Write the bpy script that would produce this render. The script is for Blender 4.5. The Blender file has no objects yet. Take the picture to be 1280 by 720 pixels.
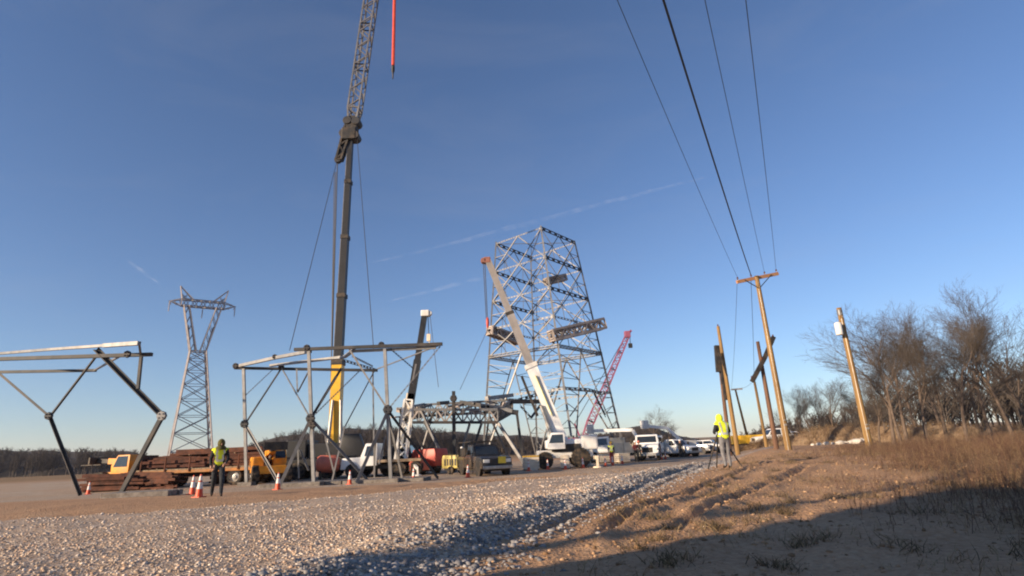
import bpy, bmesh, math, random
import numpy as np
from mathutils import Vector, Matrix

random.seed(7)
RNG = np.random.default_rng(11)
SC = bpy.context.scene
COL = SC.collection
R = math.radians

# ------------------------------------------------------------------ camera
FPX = 700.0                      # focal length in pixels of a 1280 px wide frame
ROLL = R(2.5)
PITCH = R(16.23)
EYE = Vector((0, 0, 1.0))
_fw = Vector((0, math.cos(PITCH), math.sin(PITCH)))
_u0 = Vector((1, 0, 0)).cross(_fw)
_rt = math.cos(ROLL) * Vector((1, 0, 0)) - math.sin(ROLL) * _u0
_up = math.sin(ROLL) * Vector((1, 0, 0)) + math.cos(ROLL) * _u0
cam_d = bpy.data.cameras.new('camera')
cam_d.sensor_width = 36.0
cam_d.lens = FPX / 1280 * 36.0
cam_d.clip_start = 0.05
cam_d.clip_end = 30000
cam = bpy.data.objects.new('camera', cam_d)
COL.objects.link(cam)
cam.matrix_world = Matrix(((_rt.x, _up.x, -_fw.x, EYE.x), (_rt.y, _up.y, -_fw.y, EYE.y),
                           (_rt.z, _up.z, -_fw.z, EYE.z), (0, 0, 0, 1)))
SC.camera = cam

# ------------------------------------------------------------------ sky, sun, exposure
SUN_EL = R(14.0)
SUN_TRAVEL = Vector((math.cos(R(33)), math.sin(R(33)), 0))      # plan direction in which the light travels
world = bpy.data.worlds.new('World')
SC.world = world
world.use_nodes = True
wn = world.node_tree
bg = wn.nodes['Background']
sky = wn.nodes.new('ShaderNodeTexSky')
sky.sky_type = 'NISHITA'
sky.sun_disc = False
sky.sun_elevation = SUN_EL
sky.sun_rotation = math.atan2(-SUN_TRAVEL.x, -SUN_TRAVEL.y)
sky.air_density = 1.0
sky.dust_density = 0.0
sky.ozone_density = 3.4
tintn = wn.nodes.new('ShaderNodeMix'); tintn.data_type = 'RGBA'; tintn.blend_type = 'MULTIPLY'
tintn.inputs['Factor'].default_value = 1.0; tintn.inputs['B'].default_value = (1.05, 1.01, 1.12, 1)      # white balance of the sky light
wn.links.new(sky.outputs[0], tintn.inputs['A']); 
# faint high cirrus, the same all round the sky
wtc = wn.nodes.new('ShaderNodeTexCoord'); wmp = wn.nodes.new('ShaderNodeMapping'); wmp.inputs['Scale'].default_value = (1.2, 2.6, 5.5); wmp.inputs['Rotation'].default_value = (0, R(18), R(25))
wnz = wn.nodes.new('ShaderNodeTexNoise'); wnz.inputs['Scale'].default_value = 1.7; wnz.inputs['Detail'].default_value = 9; wnz.inputs['Roughness'].default_value = 0.62; wnz.inputs['Distortion'].default_value = 0.6
wmr = wn.nodes.new('ShaderNodeMapRange'); wmr.inputs['From Min'].default_value = 0.5; wmr.inputs['From Max'].default_value = 0.85; wmr.inputs['To Max'].default_value = 0.11
wmx = wn.nodes.new('ShaderNodeMix'); wmx.data_type = 'RGBA'; wmx.inputs['B'].default_value = (3.0, 3.1, 3.5, 1)
wn.links.new(wtc.outputs['Generated'], wmp.inputs['Vector']); wn.links.new(wmp.outputs[0], wnz.inputs['Vector']); wn.links.new(wnz.outputs['Fac'], wmr.inputs['Value'])
wn.links.new(wmr.outputs['Result'], wmx.inputs['Factor']); wn.links.new(tintn.outputs['Result'], wmx.inputs['A']); wn.links.new(wmx.outputs['Result'], bg.inputs[0])
bg.inputs[1].default_value = 0.082
sun_d = bpy.data.lights.new('sun', 'SUN')
sun_d.energy = 5.0
sun_d.angle = R(1.2)
sun_d.color = (1.0, 0.79, 0.56)
sun = bpy.data.objects.new('sun', sun_d)
COL.objects.link(sun)
_sd = Vector((SUN_TRAVEL.x * math.cos(SUN_EL), SUN_TRAVEL.y * math.cos(SUN_EL), -math.sin(SUN_EL)))
sun.rotation_euler = _sd.to_track_quat('-Z', 'Y').to_euler()
sun.location = (-30, -30, 40)
SC.view_settings.view_transform = 'Standard'
SC.view_settings.look = 'None'
SC.view_settings.exposure = 0.8
SC.view_settings.gamma = 1.0
SC.cycles.filter_width = 2.0
SC.cycles.max_bounces = 6
SC.cycles.transparent_max_bounces = 16

# ------------------------------------------------------------------ helpers: places
def ray(px, py):
    return _fw + _rt * ((px - 640) / FPX) - _up * ((py - 360) / FPX)
def P(px, py, Y):
    d = ray(px, py)
    return EYE + d * (Y / d.y)
def PZ(px, py, z):
    d = ray(px, py)
    return EYE + d * ((z - EYE.z) / d.z)
def sstep(a, b, v):
    t = np.clip((v - a) / (b - a), 0, 1)
    return t * t * (3 - 2 * t)
def hz(x, y):
    """large-scale ground height: the yard on the left lies lower, the bank on the right higher"""
    x = np.asarray(x, float); y = np.asarray(y, float)
    zl = -0.4 * sstep(17, 36, y)
    zr = 0.3 * sstep(5, 22, y) * (1 - sstep(90, 150, y)) - 0.4 * sstep(90, 150, y)
    w = sstep(-3, 3, x - (0.42 * np.maximum(y, 0) - 2))
    return zl * (1 - w) + zr * w
def hzf(x, y):
    return float(hz(x, y))
def G(px, py):
    """ground point seen at a pixel"""
    d = ray(px, py)
    t = 2.0
    for _ in range(20000):
        p = EYE + d * t
        if p.z <= hzf(p.x, p.y):
            break
        t *= 1.002
    return Vector((p.x, p.y, hzf(p.x, p.y)))
def GY(px, Y):
    """ground point below pixel column px at depth Y"""
    lo, hi = 400.0, 720.0
    for _ in range(40):
        m = (lo + hi) / 2
        p = P(px, m, Y)
        if p.z > hzf(p.x, p.y): lo = m
        else: hi = m
    return Vector((p.x, p.y, hzf(p.x, p.y)))

# ------------------------------------------------------------------ helpers: materials
MATS = {}
def mat(name, col, rough=0.7, metal=0.0, var=0.18, scale=3.0, bump=0.0, col2=None, spec=0.4, dirt=0.0, grain=False):
    """principled material whose colour wanders with noise; dirt = share of dusty brown over it"""
    if name in MATS: return MATS[name]
    m = bpy.data.materials.new(name); m.use_nodes = True
    nt = m.node_tree; b = nt.nodes['Principled BSDF']
    b.inputs['Roughness'].default_value = rough
    b.inputs['Metallic'].default_value = metal
    b.inputs['Specular IOR Level'].default_value = spec
    tc = nt.nodes.new('ShaderNodeTexCoord')
    n = nt.nodes.new('ShaderNodeTexNoise'); n.inputs['Scale'].default_value = scale
    n.inputs['Detail'].default_value = 6; n.inputs['Roughness'].default_value = 0.65
    if grain:
        mpg = nt.nodes.new('ShaderNodeMapping'); mpg.inputs['Scale'].default_value = (5, 5, .22)
        nt.links.new(tc.outputs['Object'], mpg.inputs['Vector']); nt.links.new(mpg.outputs[0], n.inputs['Vector'])
    else:
        nt.links.new(tc.outputs['Object'], n.inputs['Vector'])
    cr = nt.nodes.new('ShaderNodeValToRGB')
    c2 = col2 or tuple(min(1, c * (1 + var)) for c in col)
    c1 = tuple(c * (1 - var) for c in col) if col2 is None else col
    cr.color_ramp.elements[0].position = 0.35; cr.color_ramp.elements[1].position = 0.68
    cr.color_ramp.elements[0].color = (*c1, 1); cr.color_ramp.elements[1].color = (*c2, 1)
    nt.links.new(n.outputs['Fac'], cr.inputs['Fac'])
    out = cr.outputs['Color']
    if dirt > 0:
        n2 = nt.nodes.new('ShaderNodeTexNoise'); n2.inputs['Scale'].default_value = scale * 0.6
        n2.inputs['Detail'].default_value = 8
        nt.links.new(tc.outputs['Object'], n2.inputs['Vector'])
        r2 = nt.nodes.new('ShaderNodeMapRange')
        r2.inputs['From Min'].default_value = 0.42; r2.inputs['From Max'].default_value = 0.7
        r2.inputs['To Max'].default_value = dirt
        nt.links.new(n2.outputs['Fac'], r2.inputs['Value'])
        mx = nt.nodes.new('ShaderNodeMix'); mx.data_type = 'RGBA'
        mx.inputs['B'].default_value = (0.22, 0.15, 0.09, 1)
        nt.links.new(r2.outputs['Result'], mx.inputs['Factor']); nt.links.new(out, mx.inputs['A'])
        out = mx.outputs['Result']
    nt.links.new(out, b.inputs['Base Color'])
    if bump > 0:
        bp = nt.nodes.new('ShaderNodeBump'); bp.inputs['Strength'].default_value = bump
        bp.inputs['Distance'].default_value = 0.03
        nt.links.new(n.outputs['Fac'], bp.inputs['Height']); nt.links.new(bp.outputs['Normal'], b.inputs['Normal'])
    MATS[name] = m
    return m

def mat_attr(name, rough=0.9, gain=1.0, translucent=0.0):
    """colour comes from a per-piece colour attribute"""
    m = bpy.data.materials.new(name); m.use_nodes = True
    nt = m.node_tree; b = nt.nodes['Principled BSDF']
    b.inputs['Roughness'].default_value = rough; b.inputs['Specular IOR Level'].default_value = 0.2
    a = nt.nodes.new('ShaderNodeAttribute'); a.attribute_name = 'tint'
    nt.links.new(a.outputs['Color'], b.inputs['Base Color'])
    return m

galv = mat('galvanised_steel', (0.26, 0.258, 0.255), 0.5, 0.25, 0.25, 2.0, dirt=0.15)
galv_dark = mat('dark_and_shaded_steel', (0.030, 0.032, 0.037), 0.6, 0.15, 0.3, 2.0, dirt=0.2)  # dark fittings, and members whose shade is put into the colour
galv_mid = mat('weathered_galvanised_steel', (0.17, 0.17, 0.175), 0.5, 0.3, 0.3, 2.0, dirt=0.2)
galv_far = mat('distant_tower_steel', (0.30, 0.27, 0.27), 0.6, 0.2, 0.2, 1.0)
galv_pale = mat('pale_new_steel', (0.36, 0.31, 0.28), 0.6, 0.1, 0.3, 1.5, dirt=0.35)
white_p = mat('white_paint', (0.72, 0.71, 0.68), 0.35, 0, 0.08, 2.0, dirt=0.35)
white_clean = mat('white_vehicle_paint', (0.78, 0.78, 0.77), 0.28, 0, 0.05, 1.5, dirt=0.2)
cream = mat('cream_paint', (0.72, 0.62, 0.48), 0.5, 0, 0.1, 2, dirt=0.3)
yellow_p = mat('yellow_crane_paint', (0.72, 0.42, 0.03), 0.4, 0, 0.12, 2.0, dirt=0.3)
orange_p = mat('orange_machine_paint', (0.75, 0.29, 0.015), 0.5, 0, 0.2, 2.5, dirt=0.55)
red_p = mat('red_paint', (0.50, 0.06, 0.035), 0.45, 0, 0.15, 2.5, dirt=0.25)
salmon_p = mat('faded_red_paint', (0.62, 0.16, 0.10), 0.5, 0, 0.15, 2.5, dirt=0.25)
pink_p = mat('magenta_red_crane_paint', (0.27, 0.085, 0.14), 0.5, 0, 0.15, 1.0)
black_p = mat('black_vehicle_paint', (0.02, 0.021, 0.024), 0.25, 0, 0.3, 2.0, dirt=0.3)
dark_boom = mat('charcoal_boom_paint', (0.012, 0.0125, 0.015), 0.5, 0, 0.25, 1.0)
grey_boom = mat('grey_boom_paint', (0.28, 0.26, 0.25), 0.45, 0, 0.2, 1.0, dirt=0.2)
grey_car = mat('silver_car_paint', (0.42, 0.43, 0.45), 0.3, 0.3, 0.08, 1.5, dirt=0.2)
rubber = mat('tyre_rubber', (0.022, 0.021, 0.020), 0.9, 0, 0.3, 6.0, dirt=0.5)
rim_m = mat('wheel_rim_steel', (0.40, 0.39, 0.37), 0.45, 0.5, 0.2, 6.0, dirt=0.4)
dark_m = mat('dark_iron', (0.035, 0.034, 0.034), 0.6, 0.4, 0.3, 4.0, dirt=0.3)
glass_m = mat('vehicle_glass', (0.02, 0.025, 0.03), 0.06, 0, 0.1, 1.0, spec=0.9)
lamp_m = mat('lamp_lens', (0.75, 0.74, 0.68), 0.12, 0, 0.05, 3.0, spec=0.8)
rope_m = mat('steel_wire_rope', (0.05, 0.05, 0.055), 0.6, 0.4, 0.2, 5.0)
rope_red = mat('red_tag_line', (0.62, 0.07, 0.035), 0.8, 0, 0.2, 3.0)
rust = mat('rusty_steel', (0.05, 0.02, 0.014), 0.85, 0.2, 0.3, 2.0, col2=(0.15, 0.055, 0.03))
rust_d = mat('dark_rusty_steel', (0.05, 0.022, 0.018), 0.85, 0.2, 0.3, 2.0, col2=(0.14, 0.05, 0.03))
timber = mat('weathered_timber', (0.20, 0.14, 0.09), 0.9, 0, 0.3, 5.0, bump=0.3, col2=(0.36, 0.27, 0.18))
timber_grey = mat('grey_timber_mat', (0.12, 0.10, 0.085), 0.9, 0, 0.3, 5.0, bump=0.3, col2=(0.27, 0.24, 0.21))
pole_new = mat('fresh_treated_pole_wood', (0.13, 0.07, 0.025), 0.85, 0, 0.2, 2.5, bump=0.5, col2=(0.38, 0.235, 0.085), grain=True, dirt=.35)
pole_old = mat('old_brown_pole_wood', (0.075, 0.04, 0.027), 0.9, 0, 0.3, 2.5, bump=0.5, col2=(0.21, 0.115, 0.07), grain=True)
arm_wood = mat('crossarm_wood', (0.36, 0.17, 0.08), 0.85, 0, 0.2, 3.0, col2=(0.48, 0.26, 0.13))
porcelain = mat('brown_porcelain', (0.09, 0.03, 0.02), 0.2, 0, 0.2, 4.0, spec=0.7)
cone_o = mat('cone_orange_plastic', (0.72, 0.09, 0.03), 0.5, 0, 0.12, 8.0, dirt=0.2)
cone_w = mat('cone_white_sleeve', (0.78, 0.72, 0.68), 0.45, 0, 0.08, 8.0, dirt=0.15)
hivis = mat('hi_vis_fabric', (0.80, 0.90, 0.04), 0.8, 0, 0.12, 9.0)
hivis_o = mat('hi_vis_orange_fabric', (0.75, 0.22, 0.04), 0.8, 0, 0.12, 9.0)
silver_tape = mat('reflective_tape', (0.62, 0.62, 0.55), 0.35, 0.3, 0.1, 9.0)
black_cloth = mat('black_work_cloth', (0.018, 0.019, 0.022), 0.9, 0, 0.3, 9.0)
dark_trouser = mat('dark_work_trousers', (0.028, 0.032, 0.038), 0.9, 0, 0.3, 9.0)
grey_trouser = mat('grey_trousers', (0.17, 0.165, 0.17), 0.9, 0, 0.25, 9.0)
maroon_cloth = mat('maroon_cloth', (0.13, 0.025, 0.03), 0.9, 0, 0.3, 9.0)
tan_cloth = mat('tan_work_cloth', (0.32, 0.20, 0.11), 0.9, 0, 0.25, 9.0)
skin_m = mat('skin', (0.45, 0.25, 0.17), 0.6, 0, 0.1, 12.0)
olive_m = mat('olive_knit', (0.085, 0.075, 0.02), 0.9, 0, 0.3, 12.0)
boot_m = mat('boot_leather', (0.03, 0.022, 0.017), 0.7, 0, 0.3, 12.0)
bark = mat('winter_bark', (0.085, 0.062, 0.048), 0.95, 0, 0.3, 3.0, bump=0.3, col2=(0.17, 0.125, 0.095))
twig = mat('winter_twigs', (0.075, 0.060, 0.050), 0.95, 0, 0.3, 1.0, col2=(0.115, 0.094, 0.078))
wood_far = mat('far_woodland_twigs', (0.050, 0.042, 0.040), 0.95, 0, 0.3, 0.2, col2=(0.085, 0.068, 0.058))
concrete = mat('concrete_block', (0.42, 0.41, 0.38), 0.9, 0, 0.2, 4.0, bump=0.2)
foam_blue = mat('pale_blue_tarp', (0.45, 0.50, 0.55), 0.6, 0, 0.15, 3.0)

# ------------------------------------------------------------------ helpers: meshes
class MB:
    def __init__(s): s.v = []; s.f = []; s.mi = []; s.cur = 0
    def add(s, vs, fs):
        o = len(s.v); s.v += [tuple(v) for v in vs]
        s.f += [tuple(i + o for i in f) for f in fs]; s.mi += [s.cur] * len(fs)
        return s
    def box(s, a, b, taper=None):
        x0, y0, z0 = a; x1, y1, z1 = b
        tx, ty = taper or (0, 0)
        s.add([(x0, y0, z0), (x1, y0, z0), (x1, y1, z0), (x0, y1, z0),
               (x0 + tx, y0 + ty, z1), (x1 - tx, y0 + ty, z1), (x1 - tx, y1 - ty, z1), (x0 + tx, y1 - ty, z1)],
              [(0, 3, 2, 1), (4, 5, 6, 7), (0, 1, 5, 4), (1, 2, 6, 5), (2, 3, 7, 6), (3, 0, 4, 7)])
        return s
    def bbox(s, a, b, bev=0.03):
        """box with chamfered edges"""
        bm = bmesh.new()
        bmesh.ops.create_cube(bm, size=1)
        for v in bm.verts:
            v.co = Vector([(a[i] + b[i]) / 2 + v.co[i] * (b[i] - a[i]) for i in range(3)])
        bmesh.ops.bevel(bm, geom=bm.edges[:], offset=bev, segments=2, affect='EDGES', profile=0.6)
        bm.verts.index_update()
        s.add([v.co for v in bm.verts], [[v.index for v in f.verts] for f in bm.faces]); bm.free()
        return s
    def bar(s, a, b, w, h=None, upv=None):
        """square bar between two points"""
        a = Vector(a); b = Vector(b); h = h or w
        d = (b - a).normalized()
        upv = Vector(upv) if upv else (Vector((0, 0, 1)) if abs(d.z) < 0.95 else Vector((0, 1, 0)))
        x = d.cross(upv).normalized(); y = x.cross(d).normalized()
        vs = []
        for p in (a, b):
            for sx, sy in ((-1, -1), (1, -1), (1, 1), (-1, 1)):
                vs.append(p + x * (sx * w / 2) + y * (sy * h / 2))
        s.add(vs, [(0, 1, 2, 3), (7, 6, 5, 4), (0, 4, 5, 1), (1, 5, 6, 2), (2, 6, 7, 3), (3, 7, 4, 0)])
        return s
    def angle(s, a, b, w, t=None, upv=None):
        """L-section bar, the shape of rolled steel angle"""
        a = Vector(a); b = Vector(b); t = t or w * 0.22
        d = (b - a).normalized()
        upv = Vector(upv) if upv else (Vector((0, 0, 1)) if abs(d.z) < 0.95 else Vector((0, 1, 0)))
        x = d.cross(upv).normalized(); y = x.cross(d).normalized()
        prof = [(-.5 * w, -.5 * w), (.5 * w, -.5 * w), (.5 * w, -.5 * w + t), (-.5 * w + t, -.5 * w + t), (-.5 * w + t, .5 * w), (-.5 * w, .5 * w)]
        vs = [p + x * q[0] + y * q[1] for p in (a, b) for q in prof]
        s.add(vs, [tuple(range(6)), tuple(range(11, 5, -1))] + [(i, i + 6, (i + 1) % 6 + 6, (i + 1) % 6) for i in range(6)])
        return s
    def tube(s, pts, rs, n=8, caps=True):
        pts = [Vector(p) for p in pts]
        if not hasattr(rs, '__len__'): rs = [rs] * len(pts)
        vs = []; prev = None
        for i, p in enumerate(pts):
            d = (pts[min(i + 1, len(pts) - 1)] - pts[max(i - 1, 0)]).normalized()
            if prev is None:
                x = d.orthogonal().normalized()
            else:
                x = (prev - d * prev.dot(d)).normalized()
            prev = x; y = d.cross(x)
            for k in range(n):
                t = 2 * math.pi * k / n
                vs.append(p + (x * math.cos(t) + y * math.sin(t)) * rs[i])
        fs = []
        for i in range(len(pts) - 1):
            for k in range(n):
                fs.append((i * n + k, i * n + (k + 1) % n, (i + 1) * n + (k + 1) % n, (i + 1) * n + k))
        if caps:
            fs.append(tuple(range(n - 1, -1, -1))); fs.append(tuple((len(pts) - 1) * n + k for k in range(n)))
        s.add(vs, fs); return s
    def lathe(s, prof, axis='z', at=(0, 0, 0), n=16):
        vs = []; at = Vector(at)
        for r, h in prof:
            for k in range(n):
                t = 2 * math.pi * k / n; c, q = r * math.cos(t), r * math.sin(t)
                vs.append(at + Vector({'z': (c, q, h), 'y': (c, h, q), 'x': (h, c, q)}[axis]))
        fs = [(i * n + k, i * n + (k + 1) % n, (i + 1) * n + (k + 1) % n, (i + 1) * n + k)
              for i in range(len(prof) - 1) for k in range(n)]
        fs.append(tuple(range(n - 1, -1, -1))); fs.append(tuple((len(prof) - 1) * n + k for k in range(n)))
        s.add(vs, fs); return s
    def prism(s, poly, y0, y1, inset=0.0):
        """polygon in the x,z plane extruded along y; inset narrows the top points (tuple third item 1)"""
        n = len(poly)
        vs = [(p[0], y0 + (inset if len(p) > 2 and p[2] else 0), p[1]) for p in poly] + \
             [(p[0], y1 - (inset if len(p) > 2 and p[2] else 0), p[1]) for p in poly]
        s.add(vs, [tuple(range(n)), tuple(range(2 * n - 1, n - 1, -1))] +
              [(i, i + n, (i + 1) % n + n, (i + 1) % n) for i in range(n)])
        return s
    def ball(s, c, r, n=8, m=6):
        rx, ry, rz = r if hasattr(r, '__len__') else (r, r, r)
        prof = [(max(1e-4, math.sin(math.pi * i / m)), -math.cos(math.pi * i / m)) for i in range(m + 1)]
        vs = [(c[0] + rx * a * math.cos(2 * math.pi * k / n), c[1] + ry * a * math.sin(2 * math.pi * k / n), c[2] + rz * h)
              for a, h in prof for k in range(n)]
        fs = [(i * n + k, i * n + (k + 1) % n, (i + 1) * n + (k + 1) % n, (i + 1) * n + k) for i in range(m) for k in range(n)]
        s.add(vs, fs); return s
    def lattice(s, A, B, wA, wB, n, r, upv=(0, 1, 0), hA=None, hB=None):
        """four chords plus zigzag lacing"""
        A = Vector(A); B = Vector(B); d = (B - A).normalized()
        x = d.cross(Vector(upv)).normalized(); y = x.cross(d).normalized()
        hA = hA or wA; hB = hB or wB
        def c(t, k):
            w = (wA + (wB - wA) * t) / 2; h = (hA + (hB - hA) * t) / 2
            sx, sy = ((-1, -1), (1, -1), (1, 1), (-1, 1))[k % 4]
            return A + (B - A) * t + x * (sx * w) + y * (sy * h)
        for k in range(4):
            s.bar(c(0, k), c(1, k), r * 1.5)
        for i in range(n):
            for k in range(4):
                a, b = (k, k + 1) if i % 2 else (k + 1, k)
                s.bar(c(i / n, a), c((i + 1) / n, b), r)
        for t in (0, 1):
            for k in range(4): s.bar(c(t, k), c(t, k + 1), r)
        return s
    def mesh(s, name, mats, smooth=False):
        me = bpy.data.meshes.new(name)
        me.from_pydata(s.v, [], s.f)
        for m in (mats if isinstance(mats, (list, tuple)) else [mats]): me.materials.append(m)
        if any(s.mi): me.polygons.foreach_set('material_index', s.mi)
        bm = bmesh.new(); bm.from_mesh(me); bmesh.ops.recalc_face_normals(bm, faces=bm.faces[:]); bm.to_mesh(me); bm.free()
        if smooth:
            me.polygons.foreach_set('use_smooth', [True] * len(me.polygons))
            me.set_sharp_from_angle(angle=R(38))
        me.update()
        return me
    def build(s, name, mats, parent=None, world=False, smooth=False):
        if world and parent is not None:
            o = parent.location
            s.v = [(v[0] - o.x, v[1] - o.y, v[2] - o.z) for v in s.v]
        ob = bpy.data.objects.new(name, s.mesh(name, mats, smooth))
        COL.objects.link(ob)
        if parent is not None: ob.parent = parent
        return ob

def tag(o, label=None, cat=None, group=None, kind=None):
    if label: o['label'] = label
    if cat: o['category'] = cat
    if group: o['group'] = group
    if kind: o['kind'] = kind
    return o
def thing(name, label, cat, loc=(0, 0, 0), rz=0.0, group=None):
    o = bpy.data.objects.new(name, None); COL.objects.link(o)
    o.location = loc; o.rotation_euler = (0, 0, rz); o.empty_display_size = 0.3
    return tag(o, label, cat, group)
def kids(o): return [c for c in bpy.data.objects if c.parent == o]
def dup(o, parent=None, cache=None):
    c = o.copy(); COL.objects.link(c); c.parent = parent
    for ch in kids(o): dup(ch, c)
    return c
def np_mesh(name, V, Fc, material, tint=None, smooth=False):
    """fast mesh from arrays; Fc is (n,k)"""
    me = bpy.data.meshes.new(name)
    n, k = Fc.shape
    me.vertices.add(len(V)); me.vertices.foreach_set('co', V.astype(np.float32).ravel())
    me.loops.add(n * k); me.loops.foreach_set('vertex_index', Fc.astype(np.int32).ravel())
    me.polygons.add(n); me.polygons.foreach_set('loop_start', np.arange(0, n * k, k, dtype=np.int32))
    me.polygons.foreach_set('loop_total', np.full(n, k, np.int32)) if False else None
    if smooth: me.polygons.foreach_set('use_smooth', np.ones(n, bool))
    me.update(calc_edges=True); me.validate()
    if tint is not None:
        a = me.color_attributes.new('tint', 'FLOAT_COLOR', 'POINT')
        a.data.foreach_set('color', np.hstack([tint, np.ones((len(tint), 1))]).astype(np.float32).ravel())
    me.materials.append(material)
    ob = bpy.data.objects.new(name, me); COL.objects.link(ob)
    return ob
def np_tubes(p0, p1, r0, r1, n=3):
    """many straight tapered sticks at once -> V, F"""
    p0 = np.asarray(p0, float); p1 = np.asarray(p1, float)
    d = p1 - p0; d /= np.maximum(np.linalg.norm(d, axis=1, keepdims=True), 1e-9)
    ref = np.where(np.abs(d[:, 2:3]) < 0.9, np.array([[0, 0, 1.]]), np.array([[1., 0, 0]]))
    x = np.cross(d, ref); x /= np.linalg.norm(x, axis=1, keepdims=True); y = np.cross(d, x)
    V = []
    for p, r in ((p0, r0), (p1, r1)):
        for k in range(n):
            t = 2 * math.pi * k / n
            V.append(p + (x * math.cos(t) + y * math.sin(t)) * np.asarray(r).reshape(-1, 1))
    V = np.stack(V, 1).reshape(-1, 3)
    base = np.arange(len(p0)).reshape(-1, 1, 1) * 2 * n
    f = np.array([[k, (k + 1) % n, n + (k + 1) % n, n + k] for k in range(n)]).reshape(1, n, 4)
    return V, (base + f).reshape(-1, 4)

def vnoise(x, y, s, seed=0):
    """cheap smooth value noise on arrays, about -1..1"""
    x = np.asarray(x) / s; y = np.asarray(y) / s
    xi = np.floor(x).astype(np.int64); yi = np.floor(y).astype(np.int64)
    fx = x - xi; fy = y - yi; fx = fx * fx * (3 - 2 * fx); fy = fy * fy * (3 - 2 * fy)
    def h(a, b):
        q = (a * 374761393 + b * 668265263 + seed * 69069) & 0xffffffff
        q = ((q ^ (q >> 13)) * 1274126177) & 0xffffffff
        return ((q ^ (q >> 16)) & 0xffff) / 32767.5 - 1
    return (h(xi, yi) * (1 - fx) + h(xi + 1, yi) * fx) * (1 - fy) + (h(xi, yi + 1) * (1 - fx) + h(xi + 1, yi + 1) * fx) * fy

# ------------------------------------------------------------------ ground
RA = np.array([(-4, -6), (-1.6, 2.5), (-0.75, 5.6), (0.9, 9.9), (3.6, 15.5), (7.7, 24.5), (13.0, 36), (22, 52), (40, 85)])   # right edge of the gravel road
RB = np.array([(-60, -4), (-24, 9), (-8.7, 13.2), (-3.3, 17.2), (2.0, 24.0), (9.0, 34), (17, 46), (26, 62), (36, 85)])      # its far edge
def gravel_mask(x, y):
    n = vnoise(x, y, 1.7, 3) * 0.35 + vnoise(x, y, 0.5, 4) * 0.15
    xa = np.interp(y, RA[:, 1], RA[:, 0]); yb = np.interp(x, RB[:, 0], RB[:, 1])
    m = sstep(-0.25, 0.35, xa - x + n) * sstep(-0.7, 0.9, yb - y + n * 2.0)
    return m * (y < 84)
def rut(x, y, pts, w, dep):
    yy = np.interp(x, pts[:, 0], pts[:, 1])
    d = (y - yy)
    inr = sstep(pts[0, 0] - .5, pts[0, 0] + .8, x) * (1 - sstep(pts[-1, 0] - 1.5, pts[-1, 0] + .5, x))
    return (-dep * np.exp(-(d / w) ** 2) + dep * 0.7 * np.exp(-((np.abs(d) - 1.9 * w) / (0.8 * w)) ** 2)) * inr
RUT1 = np.array([G(*q)[:2] for q in ((745, 665), (800, 640), (860, 617), (905, 598), (945, 583), (985, 574))])
RUT2 = np.array([G(*q)[:2] for q in ((840, 660), (900, 630), (950, 608), (990, 592), (1015, 580))])
RUT3 = np.array([G(*q)[:2] for q in ((660, 672), (720, 645), (790, 615), (850, 592), (890, 580))])
def ground_z(x, y):
    r = np.hypot(x, y)
    z = hz(x, y)
    g = gravel_mask(x, y)
    xr = x - np.interp(y, RA[:, 1], RA[:, 0])
    right = sstep(0.2, 1.2, xr) * (y > -2) * (y < 70)
    near = 1 - sstep(30, 70, r)
    ridge = np.exp(-((xr + 0.75) / 0.55) ** 2) * (y > 2) * (y < 40)
    z = z + g * (0.07 * near + 0.17 * ridge * (0.75 + 0.5 * vnoise(x, y, 1.1, 15)) + 0.03 * vnoise(x, y, 0.8, 5) * near)
    z = z + right * near * (0.05 * vnoise(x, y, 2.3, 6) + 0.03 * vnoise(x, y, 0.7, 7) + 0.03 * vnoise(x, y, 0.28, 17))
    z = z + (1 - g) * (1 - right) * near * (0.012 * vnoise(x, y, 0.9, 8))
    z = z + right * (rut(x, y, RUT1, 0.22, 0.13) + rut(x, y, RUT2, 0.2, 0.10)) + rut(x, y, RUT3, 0.25, 0.06) * (1 - g * .6)
    for off_, w_ in ((1.9, .3), (3.7, .32), (5.4, .25)):
        z = z + rut(x, y, RB[1:6] + np.array([0, off_]), w_, .035) * near
    # far land rises slowly into low hills
    z = z + sstep(260, 900, r) * (9 + 5 * vnoise(x, y, 260, 9))
    return z
NA, NR_ = 900, 300
ang = np.linspace(-math.pi, math.pi, NA, endpoint=False)
# finer angular steps in front of the camera
ang = ang - 0.62 * np.sin(ang)
rad = 0.6 * np.power(4500 / 0.6, np.linspace(0, 1, NR_))
AA, RR = np.meshgrid(ang, rad)
GX, GYY = RR * np.sin(AA), RR * np.cos(AA)
GZ = ground_z(GX, GYY)
Vg = np.stack([GX, GYY, GZ], -1).reshape(-1, 3)
ii, jj = np.meshgrid(np.arange(NR_ - 1), np.arange(NA), indexing='ij')
q = lambda a, b: a * NA + (b % NA)
Fg = np.stack([q(ii, jj), q(ii, jj + 1), q(ii + 1, jj + 1), q(ii + 1, jj)], -1).reshape(-1, 4)[:, ::-1]
# soil-type masks: r gravel, g pale compacted stone of the yard, b dry grass
xg, yg = Vg[:, 0], Vg[:, 1]
mg = gravel_mask(xg, yg)
pad_n = vnoise(xg, yg, 4, 12)
mp = sstep(27, 30, yg - xg * 0.25 + pad_n * 1.2) * (1 - sstep(70, 95, yg)) * (1 - sstep(0, 2.5, xg - (0.42 * yg - 3)))
mp = mp * (0.7 + 0.3 * vnoise(xg, yg, 2.2, 13))
xr_ = xg - np.interp(yg, RA[:, 1], RA[:, 0])
mb = sstep(3.5, 7.0, xr_ + 1.6 * vnoise(xg, yg, 2.5, 14) - 0.06 * yg) * (yg > -30)
mb = np.maximum(mb, sstep(90, 150, np.hypot(xg, yg)))
tint = np.stack([mg, np.clip(mp, 0, 1), np.clip(mb, 0, 1)], -1)

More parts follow.
